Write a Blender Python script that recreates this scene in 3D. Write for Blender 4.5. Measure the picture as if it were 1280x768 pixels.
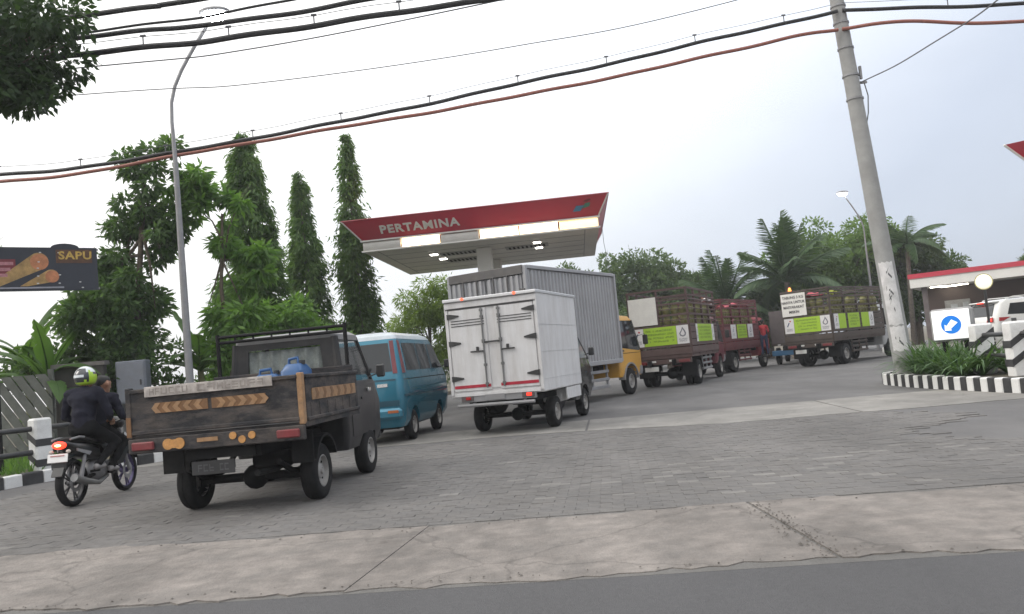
import bpy, bmesh, math, random
import numpy as np
from mathutils import Matrix, Vector, noise as mnoise

for o in list(bpy.data.objects):
    bpy.data.objects.remove(o, do_unlink=True)
scene = bpy.context.scene
COL = scene.collection
R = math.radians
random.seed(7)
rng = np.random.default_rng(11)

# ------------------------------------------------------------------ camera
CAM_H, CAM_PITCH, CAM_ROLL = 1.3, 3.93, 5.4
cd = bpy.data.cameras.new('camera')
cam = bpy.data.objects.new('camera', cd)
COL.objects.link(cam)
cd.sensor_width = 36.0
cd.lens = 28.125
cd.clip_start = 0.05
cd.clip_end = 2000
cam.matrix_world = (Matrix.Translation((0, 0, CAM_H)) @ Matrix.Rotation(R(90 + CAM_PITCH), 4, 'X')
                    @ Matrix.Rotation(R(-CAM_ROLL), 4, 'Z'))
scene.camera = cam

# ------------------------------------------------------------------ sky, sun, exposure
SUN_AZ, SUN_EL = -98.0, 36.0          # azimuth clockwise from +Y, elevation
world = bpy.data.worlds.new('World')
scene.world = world
world.use_nodes = True
nt = world.node_tree
nt.nodes.clear()
wout = nt.nodes.new('ShaderNodeOutputWorld')
bg = nt.nodes.new('ShaderNodeBackground')
bg.inputs['Strength'].default_value = 0.1
sky = nt.nodes.new('ShaderNodeTexSky')
sky.sky_type = 'NISHITA'
sky.sun_disc = False
sky.sun_elevation = R(SUN_EL)
sky.sun_rotation = R(SUN_AZ)
sky.air_density = 1.0
sky.dust_density = 3.0
tc = nt.nodes.new('ShaderNodeTexCoord')
# overcast layer: grey-blue away from the hidden sun, white towards it, soft cloud mottling
sdir = Vector((math.sin(R(SUN_AZ)) * math.cos(R(SUN_EL)), math.cos(R(SUN_AZ)) * math.cos(R(SUN_EL)), math.sin(R(SUN_EL))))
dot = nt.nodes.new('ShaderNodeVectorMath'); dot.operation = 'DOT_PRODUCT'
dot.inputs[1].default_value = sdir
nrm = nt.nodes.new('ShaderNodeVectorMath'); nrm.operation = 'NORMALIZE'
nt.links.new(tc.outputs['Generated'], nrm.inputs[0])
nt.links.new(nrm.outputs[0], dot.inputs[0])
ramp = nt.nodes.new('ShaderNodeValToRGB')
m01 = nt.nodes.new('ShaderNodeMath'); m01.operation = 'MULTIPLY_ADD'
m01.inputs[1].default_value = 0.5; m01.inputs[2].default_value = 0.5
nt.links.new(dot.outputs['Value'], m01.inputs[0]); nt.links.new(m01.outputs[0], ramp.inputs['Fac'])
el = ramp.color_ramp.elements
el[0].position = 0.0; el[0].color = (0.66, 0.72, 0.81, 1)
el[1].position = 1.0; el[1].color = (1.3, 1.28, 1.24, 1)
e = el.new(0.32); e.color = (0.71, 0.78, 0.91, 1)
e = el.new(0.48); e.color = (1.12, 1.16, 1.22, 1)
e = el.new(0.66); e.color = (1.28, 1.27, 1.25, 1)
noi = nt.nodes.new('ShaderNodeTexNoise'); noi.inputs['Scale'].default_value = 2.2
noi.inputs['Detail'].default_value = 5
mp = nt.nodes.new('ShaderNodeMapping'); mp.inputs['Scale'].default_value = (1, 1, 2.5)
nt.links.new(nrm.outputs[0], mp.inputs['Vector']); nt.links.new(mp.outputs[0], noi.inputs['Vector'])
mr = nt.nodes.new('ShaderNodeMapRange')
mr.inputs['From Min'].default_value = 0.3; mr.inputs['From Max'].default_value = 0.7
mr.inputs['To Min'].default_value = 9.4; mr.inputs['To Max'].default_value = 10.9
nt.links.new(noi.outputs['Fac'], mr.inputs['Value'])
cl = nt.nodes.new('ShaderNodeVectorMath'); cl.operation = 'SCALE'
# overcast skies are brighter overhead than at the horizon
sepz = nt.nodes.new('ShaderNodeSeparateXYZ'); nt.links.new(nrm.outputs[0], sepz.inputs[0])
elv = nt.nodes.new('ShaderNodeMath'); elv.operation = 'MULTIPLY_ADD'; elv.use_clamp = False
zc = nt.nodes.new('ShaderNodeMath'); zc.operation = 'MAXIMUM'; zc.inputs[1].default_value = 0.0
nt.links.new(sepz.outputs['Z'], zc.inputs[0]); nt.links.new(zc.outputs[0], elv.inputs[0])
elv.inputs[1].default_value = 1.05; elv.inputs[2].default_value = 0.80
mul = nt.nodes.new('ShaderNodeMath'); mul.operation = 'MULTIPLY'
nt.links.new(mr.outputs[0], mul.inputs[0]); nt.links.new(elv.outputs[0], mul.inputs[1])
nt.links.new(ramp.outputs['Color'], cl.inputs[0]); nt.links.new(mul.outputs[0], cl.inputs['Scale'])
mix = nt.nodes.new('ShaderNodeMix'); mix.data_type = 'RGBA'
mix.inputs['Factor'].default_value = 0.88
nt.links.new(sky.outputs[0], mix.inputs['A']); nt.links.new(cl.outputs[0], mix.inputs['B'])
nt.links.new(mix.outputs['Result'], bg.inputs['Color']); nt.links.new(bg.outputs[0], wout.inputs[0])

sd = bpy.data.lights.new('sun', 'SUN')
sd.energy = 1.3
sd.angle = R(24)
sd.color = (1.0, 0.95, 0.88)
sun = bpy.data.objects.new('sun', sd)
COL.objects.link(sun)
sun.rotation_euler = (-sdir).to_track_quat('-Z', 'Y').to_euler()
sun.location = (0, 0, 40)

scene.view_settings.view_transform = 'Standard'
scene.view_settings.look = 'None'
scene.view_settings.exposure = 0.05
scene.view_settings.gamma = 1.0
scene.view_settings.use_curve_mapping = False
scene.render.engine = 'CYCLES'
scene.cycles.max_bounces = 6
scene.cycles.transparent_max_bounces = 8

# ------------------------------------------------------------------ materials
MATS = {}
def pm(name, col, rough=0.6, metal=0.0, var=0.18, scale=6.0, bump=0.0, bscale=60.0, spec=0.5,
       dirt=0.0, dirtcol=(0.16, 0.14, 0.12), coat=0.0, attr=None, big=0.0, crack=0.0, stretch=None):
    if name in MATS: return MATS[name]
    m = bpy.data.materials.new(name); m.use_nodes = True
    t = m.node_tree; b = t.nodes['Principled BSDF']
    b.inputs['Roughness'].default_value = rough
    b.inputs['Metallic'].default_value = metal
    b.inputs['Specular IOR Level'].default_value = spec
    b.inputs['Coat Weight'].default_value = coat
    c = t.nodes.new('ShaderNodeTexCoord')
    n = t.nodes.new('ShaderNodeTexNoise'); n.inputs['Scale'].default_value = scale; n.inputs['Detail'].default_value = 6
    n.inputs['Roughness'].default_value = 0.65
    t.links.new(c.outputs['Object'], n.inputs['Vector'])
    mr_ = t.nodes.new('ShaderNodeMapRange'); mr_.inputs['From Min'].default_value = 0.3; mr_.inputs['From Max'].default_value = 0.7
    mr_.inputs['To Min'].default_value = 1 - var; mr_.inputs['To Max'].default_value = 1 + var
    t.links.new(n.outputs['Fac'], mr_.inputs['Value'])
    sc = t.nodes.new('ShaderNodeVectorMath'); sc.operation = 'SCALE'
    if attr:
        a = t.nodes.new('ShaderNodeAttribute'); a.attribute_name = attr
        t.links.new(a.outputs['Color'], sc.inputs[0])
    else:
        sc.inputs[0].default_value = col[:3]
    t.links.new(mr_.outputs[0], sc.inputs['Scale'])
    last = sc.outputs[0]
    if dirt > 0:
        n2 = t.nodes.new('ShaderNodeTexNoise'); n2.inputs['Scale'].default_value = scale * 0.55; n2.inputs['Detail'].default_value = 8
        n2.inputs['Roughness'].default_value = 0.7
        t.links.new(c.outputs['Object'], n2.inputs['Vector'])
        r2 = t.nodes.new('ShaderNodeMapRange'); r2.inputs['From Min'].default_value = 0.42; r2.inputs['From Max'].default_value = 0.75
        r2.inputs['To Max'].default_value = dirt
        t.links.new(n2.outputs['Fac'], r2.inputs['Value'])
        mx = t.nodes.new('ShaderNodeMix'); mx.data_type = 'RGBA'
        t.links.new(r2.outputs[0], mx.inputs['Factor']); t.links.new(last, mx.inputs['A'])
        mx.inputs['B'].default_value = (*dirtcol, 1)
        last = mx.outputs['Result']
    if stretch:      # runs and streaks
        mpp = t.nodes.new('ShaderNodeMapping'); mpp.inputs['Scale'].default_value = stretch
        t.links.new(c.outputs['Object'], mpp.inputs['Vector']); t.links.new(mpp.outputs[0], n2.inputs['Vector'])
    if big > 0:      # wide stains and worn lanes, by place
        gp_ = t.nodes.new('ShaderNodeNewGeometry'); mp2 = t.nodes.new('ShaderNodeMapping')
        mp2.inputs['Rotation'].default_value = (0, 0, R(12)); mp2.inputs['Scale'].default_value = (0.75, 0.28, 1)
        t.links.new(gp_.outputs['Position'], mp2.inputs['Vector'])
        n4 = t.nodes.new('ShaderNodeTexNoise'); n4.inputs['Scale'].default_value = 1.0; n4.inputs['Detail'].default_value = 7; n4.inputs['Roughness'].default_value = .62
        t.links.new(mp2.outputs[0], n4.inputs['Vector'])
        r4 = t.nodes.new('ShaderNodeMapRange'); r4.inputs['From Min'].default_value = .3; r4.inputs['From Max'].default_value = .7
        r4.inputs['To Min'].default_value = 1 - big; r4.inputs['To Max'].default_value = 1 + big * .8
        t.links.new(n4.outputs['Fac'], r4.inputs['Value'])
        s4 = t.nodes.new('ShaderNodeVectorMath'); s4.operation = 'SCALE'
        t.links.new(last, s4.inputs[0]); t.links.new(r4.outputs[0], s4.inputs['Scale']); last = s4.outputs[0]
    if crack > 0:
        nz = t.nodes.new('ShaderNodeTexNoise'); nz.inputs['Scale'].default_value = 3.0; nz.inputs['Detail'].default_value = 4
        t.links.new(c.outputs['Object'], nz.inputs['Vector'])
        av = t.nodes.new('ShaderNodeVectorMath'); av.operation = 'MULTIPLY_ADD'; av.inputs[1].default_value = (.35, .35, .35)
        t.links.new(nz.outputs['Color'], av.inputs[0]); t.links.new(c.outputs['Object'], av.inputs[2])
        vo = t.nodes.new('ShaderNodeTexVoronoi'); vo.feature = 'DISTANCE_TO_EDGE'; vo.inputs['Scale'].default_value = .55
        t.links.new(av.outputs[0], vo.inputs['Vector'])
        r5 = t.nodes.new('ShaderNodeMapRange'); r5.inputs['From Min'].default_value = .002; r5.inputs['From Max'].default_value = .010
        r5.inputs['To Min'].default_value = 1 - crack; r5.inputs['To Max'].default_value = 1
        t.links.new(vo.outputs['Distance'], r5.inputs['Value'])
        s5 = t.nodes.new('ShaderNodeVectorMath'); s5.operation = 'SCALE'
        t.links.new(last, s5.inputs[0]); t.links.new(r5.outputs[0], s5.inputs['Scale']); last = s5.outputs[0]
    t.links.new(last, b.inputs['Base Color'])
    if bump > 0:
        n3 = t.nodes.new('ShaderNodeTexNoise'); n3.inputs['Scale'].default_value = bscale; n3.inputs['Detail'].default_value = 5
        t.links.new(c.outputs['Object'], n3.inputs['Vector'])
        bp = t.nodes.new('ShaderNodeBump'); bp.inputs['Strength'].default_value = bump; bp.inputs['Distance'].default_value = 0.02
        t.links.new(n3.outputs['Fac'], bp.inputs['Height']); t.links.new(bp.outputs[0], b.inputs['Normal'])
    MATS[name] = m
    return m

def em(name, col, strength, base=(0.8, 0.8, 0.8)):
    if name in MATS: return MATS[name]
    m = bpy.data.materials.new(name); m.use_nodes = True
    b = m.node_tree.nodes['Principled BSDF']
    b.inputs['Base Color'].default_value = (*base, 1)
    b.inputs['Roughness'].default_value = 0.4
    b.inputs['Emission Color'].default_value = (*col, 1)
    b.inputs['Emission Strength'].default_value = strength
    MATS[name] = m
    return m

def leafmat(name, c1, c2, trans=0.35):
    m = bpy.data.materials.new(name); m.use_nodes = True
    t = m.node_tree; t.nodes.clear()
    out = t.nodes.new('ShaderNodeOutputMaterial')
    g_ = t.nodes.new('ShaderNodeNewGeometry')
    c = t.nodes.new('ShaderNodeTexCoord')
    n = t.nodes.new('ShaderNodeTexNoise'); n.inputs['Scale'].default_value = 1.1; n.inputs['Detail'].default_value = 3
    t.links.new(c.outputs['Object'], n.inputs['Vector'])
    ad = t.nodes.new('ShaderNodeMath'); ad.operation = 'MULTIPLY_ADD'
    ad.inputs[1].default_value = 0.6; t.links.new(g_.outputs['Random Per Island'], ad.inputs[0])
    sb = t.nodes.new('ShaderNodeMath'); sb.operation = 'MULTIPLY_ADD'; sb.inputs[1].default_value = 1.2; sb.inputs[2].default_value = -0.4
    t.links.new(n.outputs['Fac'], sb.inputs[0]); t.links.new(sb.outputs[0], ad.inputs[2])
    mx = t.nodes.new('ShaderNodeMix'); mx.data_type = 'RGBA'; mx.clamp_factor = True
    mx.inputs['A'].default_value = (*c1, 1); mx.inputs['B'].default_value = (*c2, 1)
    t.links.new(ad.outputs[0], mx.inputs['Factor'])
    p = t.nodes.new('ShaderNodeBsdfPrincipled'); p.inputs['Roughness'].default_value = 0.5
    p.inputs['Specular IOR Level'].default_value = 0.3
    tr = t.nodes.new('ShaderNodeBsdfTranslucent')
    t.links.new(mx.outputs['Result'], p.inputs['Base Color'])
    g2 = t.nodes.new('ShaderNodeVectorMath'); g2.operation = 'MULTIPLY'; g2.inputs[1].default_value = (1.5, 1.6, 0.7)
    t.links.new(mx.outputs['Result'], g2.inputs[0]); t.links.new(g2.outputs[0], tr.inputs['Color'])
    ms = t.nodes.new('ShaderNodeMixShader'); ms.inputs[0].default_value = trans
    t.links.new(p.outputs[0], ms.inputs[1]); t.links.new(tr.outputs[0], ms.inputs[2])
    t.links.new(ms.outputs[0], out.inputs[0])
    MATS[name] = m
    return m

def glassmat(name, col, rough=0.06):
    m = pm(name, col, rough, var=0.08, spec=0.6)
    return m

def clearglass(name, tint, alpha):
    m = bpy.data.materials.new(name); m.use_nodes = True
    t = m.node_tree; b = t.nodes['Principled BSDF']
    b.inputs['Base Color'].default_value = (*tint, 1)
    b.inputs['Roughness'].default_value = 0.05
    b.inputs['Alpha'].default_value = alpha
    MATS[name] = m
    return m

M = {}
M['asphalt'] = pm('asphalt', (0.118, 0.115, 0.116), 0.9, var=0.14, scale=0.9, bump=0.5, bscale=90, dirt=0.35, dirtcol=(0.15, 0.142, 0.133), big=.28)
M['road'] = pm('road_asphalt', (0.076, 0.075, 0.078), 0.85, var=0.12, scale=40, bump=0.6, bscale=120, big=.15)
M['concrete'] = pm('apron_concrete', (0.205, 0.184, 0.168), 0.92, var=0.28, scale=5.0, bump=0.6, bscale=45, dirt=0.8, dirtcol=(0.125, 0.117, 0.11), big=.35, crack=.25)
M['concrete2'] = pm('strip_concrete', (0.225, 0.215, 0.20), 0.9, var=0.22, scale=1.4, bump=0.4, bscale=50, dirt=0.7, dirtcol=(0.14, 0.136, 0.13), big=.3, crack=.2)
M['grit'] = pm('joint_grit', (0.125, 0.12, 0.114), 0.95, bump=0.5, big=.2)
M['paver'] = pm('paver', (0.2, 0.2, 0.2), 0.9, var=0.16, scale=9, bump=0.5, bscale=110, attr='col', big=.26)
M['soil'] = pm('soil', (0.12, 0.10, 0.075), 0.95, var=0.4, scale=2, bump=0.8, bscale=20, dirt=0.5, dirtcol=(0.06, 0.075, 0.03))
M['kwhite'] = pm('kerb_white', (0.70, 0.70, 0.69), 0.75, var=0.1, scale=5, bump=0.2, dirt=0.5, dirtcol=(0.32, 0.30, 0.28))
M['kblack'] = pm('kerb_black', (0.028, 0.028, 0.03), 0.7, var=0.3, scale=5, bump=0.2, dirt=0.35, dirtcol=(0.1, 0.1, 0.1))
M['blacksteel'] = pm('black_steel', (0.025, 0.026, 0.028), 0.45, var=0.2, dirt=0.2)
M['darkmetal'] = pm('chassis_metal', (0.010, 0.010, 0.011), 0.75, var=0.3, dirt=0.35, dirtcol=(0.03, 0.028, 0.026), spec=.2)
M['rubber'] = pm('rubber', (0.012, 0.012, 0.013), 0.85, var=0.25, scale=10, dirt=0.35, dirtcol=(0.04, 0.037, 0.035), spec=.2)
M['rim'] = pm('steel_rim', (0.36, 0.35, 0.34), 0.5, 0.5, var=0.2, dirt=0.5)
M['glass'] = glassmat('dark_glass', (0.02, 0.024, 0.028))
M['chrome'] = pm('chrome', (0.6, 0.6, 0.6), 0.25, 1.0, var=0.05)
M['wpaint'] = pm('white_paint', (0.62, 0.615, 0.62), 0.45, var=0.06, scale=3, dirt=0.55, dirtcol=(0.36, 0.33, 0.30), stretch=(3.0, 3.0, .35))
M['greysteel'] = pm('grey_steel', (0.26, 0.26, 0.27), 0.55, 0.2, var=0.12, dirt=0.3)
M['redlamp'] = pm('red_lamp', (0.35, 0.015, 0.015), 0.25, var=0.1)
M['amber'] = pm('amber_reflector', (0.75, 0.30, 0.04), 0.3, var=0.15)
M['brake'] = em('lit_brake_lamp', (1.0, 0.04, 0.015), 1.8, (0.5, 0.02, 0.02))
M['plate'] = pm('plate_black', (0.03, 0.03, 0.032), 0.5)
M['platew'] = pm('plate_white', (0.62, 0.62, 0.6), 0.5, var=0.1)
M['bark'] = pm('bark', (0.10, 0.08, 0.06), 0.95, var=0.4, scale=8, bump=0.8, bscale=30)
M['barkg'] = pm('bark_grey', (0.15, 0.13, 0.11), 0.95, var=0.4, scale=8, bump=0.8, bscale=30)

# ------------------------------------------------------------------ mesh helpers
class MB:
    """collects shapes and links them as ONE mesh object"""
    def __init__(s): s.v = []; s.f = []; s.mi = []
    def add(s, vs, fs, mi=0):
        k = len(s.v); s.v += [tuple(p) for p in vs]
        s.f += [tuple(i + k for i in f) for f in fs]; s.mi += [mi] * len(fs)
        return s
    def box(s, c, d, rz=0.0, mi=0, ch=0.0, rx=0.0):
        x, y, z = d[0] / 2, d[1] / 2, d[2] / 2
        if ch <= 0:
            vs = [(-x, -y, -z), (x, -y, -z), (x, y, -z), (-x, y, -z), (-x, -y, z), (x, -y, z), (x, y, z), (-x, y, z)]
            fs = [(3, 2, 1, 0), (4, 5, 6, 7), (0, 1, 5, 4), (1, 2, 6, 5), (2, 3, 7, 6), (3, 0, 4, 7)]
        else:
            c_ = min(ch, x * .95, y * .95, z * .95)
            vs = []
            idx = {}
            for sx in (-1, 1):
                for sy in (-1, 1):
                    for sz in (-1, 1):
                        for a in range(3):
                            p = [sx * (x - c_), sy * (y - c_), sz * (z - c_)]
                            p[a] = (sx * x, sy * y, sz * z)[a]
                            idx[(sx, sy, sz, a)] = len(vs); vs.append(tuple(p))
            fs = []
            for a in range(3):
                for sg in (-1, 1):
                    b_, d_ = [(1, 2), (2, 0), (0, 1)][a]
                    q = []
                    for (u, w) in ((-1, -1), (1, -1), (1, 1), (-1, 1)):
                        k = [0, 0, 0]; k[a] = sg; k[b_] = u; k[d_] = w
                        q.append(idx[(*k, a)])
                    fs.append(tuple(q) if sg > 0 else tuple(q[::-1]))
            for a in range(3):
                b_, d_ = (a + 1) % 3, (a + 2) % 3
                for u in (-1, 1):
                    for w in (-1, 1):
                        k0 = [0, 0, 0]; k1 = [0, 0, 0]
                        k0[a] = -1; k1[a] = 1; k0[b_] = k1[b_] = u; k0[d_] = k1[d_] = w
                        q = [idx[(*k0, b_)], idx[(*k1, b_)], idx[(*k1, d_)], idx[(*k0, d_)]]
                        fs.append(tuple(q) if u * w < 0 else tuple(q[::-1]))
            for sx in (-1, 1):
                for sy in (-1, 1):
                    for sz in (-1, 1):
                        q = [idx[(sx, sy, sz, a)] for a in range(3)]
                        fs.append(tuple(q) if sx * sy * sz > 0 else tuple(q[::-1]))
        m = Matrix.Translation(c) @ Matrix.Rotation(rz, 4, 'Z') @ Matrix.Rotation(rx, 4, 'X')
        return s.add([m @ Vector(p) for p in vs], fs, mi)
    def tube(s, pts, r, n=8, mi=0, caps=True):
        pts = [Vector(p) for p in pts]
        rs = r if isinstance(r, (list, tuple)) else [r] * len(pts)
        k = len(pts); vs = []; fs = []
        up = None
        for i, p in enumerate(pts):
            t = (pts[min(i + 1, k - 1)] - pts[max(i - 1, 0)]).normalized()
            if up is None:
                up = Vector((0, 0, 1)) if abs(t.z) < 0.9 else Vector((1, 0, 0))
            a = t.cross(up).normalized(); b = a.cross(t).normalized(); up = b
            for j in range(n):
                th = 2 * math.pi * j / n
                vs.append(p + (a * math.cos(th) + b * math.sin(th)) * rs[i])
        for i in range(k - 1):
            for j in range(n):
                fs.append((i * n + j, i * n + (j + 1) % n, (i + 1) * n + (j + 1) % n, (i + 1) * n + j))
        if caps:
            fs.append(tuple(range(n))[::-1]); fs.append(tuple((k - 1) * n + j for j in range(n)))
        return s.add(vs, fs, mi)
    def prism(s, poly, axis, a0, a1, mi=0):
        """extrude a 2D polygon along axis 'X','Y' or 'Z' from a0 to a1"""
        n = len(poly)
        def P(p, a):
            return {'X': (a, p[0], p[1]), 'Y': (p[0], a, p[1]), 'Z': (p[0], p[1], a)}[axis]
        vs = [P(p, a0) for p in poly] + [P(p, a1) for p in poly]
        fs = [tuple(range(n)), tuple(range(2 * n - 1, n - 1, -1))]
        fs += [((i + 1) % n, i, n + i, n + (i + 1) % n) for i in range(n)]
        return s.add(vs, fs, mi)
    def quad(s, a, b, c, d, mi=0): return s.add([a, b, c, d], [(0, 1, 2, 3)], mi)
    def disc(s, c, r, axis='Y', n=20, t=0.01, mi=0, rz=None):
        poly = [((c[0] if axis != 'X' else c[1]) + r * math.cos(2 * math.pi * i / n), (c[2] if axis != 'Z' else c[1]) + r * math.sin(2 * math.pi * i / n)) for i in range(n)]
        a = {'X': c[0], 'Y': c[1], 'Z': c[2]}[axis]
        return s.prism(poly, axis, a - t / 2, a + t / 2, mi)
    def lathe(s, prof, c, axis='X', n=24, mi=0):
        """profile [(r, a)] revolved about an axis through c"""
        vs = []; fs = []; k = len(prof)
        for i in range(n):
            th = 2 * math.pi * i / n; cs, sn = math.cos(th), math.sin(th)
            for r, a in prof:
                p = {'X': (a, r * cs, r * sn), 'Y': (r * cs, a, r * sn), 'Z': (r * cs, r * sn, a)}[axis]
                vs.append((p[0] + c[0], p[1] + c[1], p[2] + c[2]))
        for i in range(n):
            for j in range(k - 1):
                fs.append((i * k + j, ((i + 1) % n) * k + j, ((i + 1) % n) * k + j + 1, i * k + j + 1))
        return s.add(vs, fs, mi)
    def ball(s, c, r, n=12, mi=0):
        rr = r if isinstance(r, (tuple, list)) else (r, r, r)
        vs = [(c[0], c[1], c[2] + rr[2])]; fs = []
        m = n // 2
        for i in range(1, m):
            ph = math.pi * i / m
            for j in range(n):
                th = 2 * math.pi * j / n
                vs.append((c[0] + rr[0] * math.sin(ph) * math.cos(th), c[1] + rr[1] * math.sin(ph) * math.sin(th), c[2] + rr[2] * math.cos(ph)))
        vs.append((c[0], c[1], c[2] - rr[2]))
        for j in range(n): fs.append((0, 1 + j, 1 + (j + 1) % n))
        for i in range(m - 2):
            for j in range(n):
                fs.append((1 + i * n + j, 1 + (i + 1) * n + j, 1 + (i + 1) * n + (j + 1) % n, 1 + i * n + (j + 1) % n))
        L = len(vs) - 1; o = 1 + (m - 2) * n
        for j in range(n): fs.append((L, o + (j + 1) % n, o + j))
        return s.add(vs, fs, mi)
    def mesh(s, name, mats, smooth=False, fixn=True):
        me = bpy.data.meshes.new(name)
        me.from_pydata(s.v, [], s.f)
        for m in (mats if isinstance(mats, (list, tuple)) else [mats]): me.materials.append(m)
        if any(s.mi): me.polygons.foreach_set('material_index', s.mi)
        if fixn:
            bm = bmesh.new(); bm.from_mesh(me)
            bmesh.ops.recalc_face_normals(bm, faces=bm.faces); bm.to_mesh(me); bm.free()
        if smooth: smooth_by_angle(me, smooth if not isinstance(smooth, bool) else 40)
        return me
    def build(s, name, mats, parent=None, smooth=False, loc=None, rz=0.0, label=None, fixn=True):
        return obj(name, s.mesh(name, mats, smooth, fixn), parent, loc, rz, label)

def smooth_by_angle(me, ang):
    bm = bmesh.new(); bm.from_mesh(me)
    for f in bm.faces: f.smooth = True
    lim = R(ang)
    for e_ in bm.edges:
        if len(e_.link_faces) == 2 and e_.calc_face_angle(0) > lim: e_.smooth = False
    bm.to_mesh(me); bm.free()

def obj(name, me, parent=None, loc=None, rz=0.0, label=None):
    o = bpy.data.objects.new(name, me); COL.objects.link(o)
    if parent: o.parent = parent
    if loc: o.location = loc
    if rz: o.rotation_euler.z = rz
    if label: o['label'] = label
    return o
def tag(o, label=None, cat=None, group=None, kind=None):
    if label: o['label'] = label
    if cat: o['category'] = cat
    if group: o['group'] = group
    if kind: o['kind'] = kind
    return o
def thing(name, label, cat, loc=(0, 0, 0), heading=0.0, group=None):
    o = bpy.data.objects.new(name, None); COL.objects.link(o)
    o.empty_display_size = 0.2
    o.location = loc; o.rotation_euler = (0, 0, -R(heading))
    return tag(o, label, cat, group)
def copy_tree(o, parent=None):
    c = o.copy(); COL.objects.link(c); c.parent = parent
    for ch in o.children: copy_tree(ch, c)
    return c
def inst(name, me, parent=None, loc=(0, 0, 0), rot=(0, 0, 0)):
    o = bpy.data.objects.new(name, me); COL.objects.link(o); o.parent = parent
    o.location = loc; o.rotation_euler = rot
    return o
def text_mesh(txt, size, extrude=0.004, bold=0.0, spacing=1.0):
    cu = bpy.data.curves.new('lettering', 'FONT'); cu.body = txt; cu.size = size
    cu.extrude = extrude; cu.align_x = 'CENTER'; cu.align_y = 'CENTER'; cu.offset = bold; cu.space_character = spacing
    cu.resolution_u = 3
    t_ = bpy.data.objects.new('lettering', cu); COL.objects.link(t_)
    me = bpy.data.meshes.new_from_object(t_.evaluated_get(bpy.context.evaluated_depsgraph_get()))
    bpy.data.objects.remove(t_, do_unlink=True); bpy.data.curves.remove(cu)
    return me
def text(name, txt, size, mat, parent, mtx, extrude=0.004, bold=0.0, spacing=1.0, sx=1.0, label=None):
    me = text_mesh(txt, size, extrude, bold, spacing)
    me.transform(mtx @ Matrix.Diagonal((sx, 1, 1, 1)))
    me.materials.clear(); me.materials.append(mat)
    return obj(name, me, parent, label=label)
# text frames: x to the right, y up, facing -Y (a rear face) or +X (a right side)
def on_rear(x, y, z): return Matrix.Translation((x, y, z)) @ Matrix.Rotation(R(90), 4, 'X')
def on_right(x, y, z): return Matrix.Translation((x, y, z)) @ Matrix.Rotation(R(90), 4, 'Z') @ Matrix.Rotation(R(90), 4, 'X')

def evalmesh(o):
    bpy.context.view_layer.update()
    return bpy.data.meshes.new_from_object(o.evaluated_get(bpy.context.evaluated_depsgraph_get()))

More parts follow.
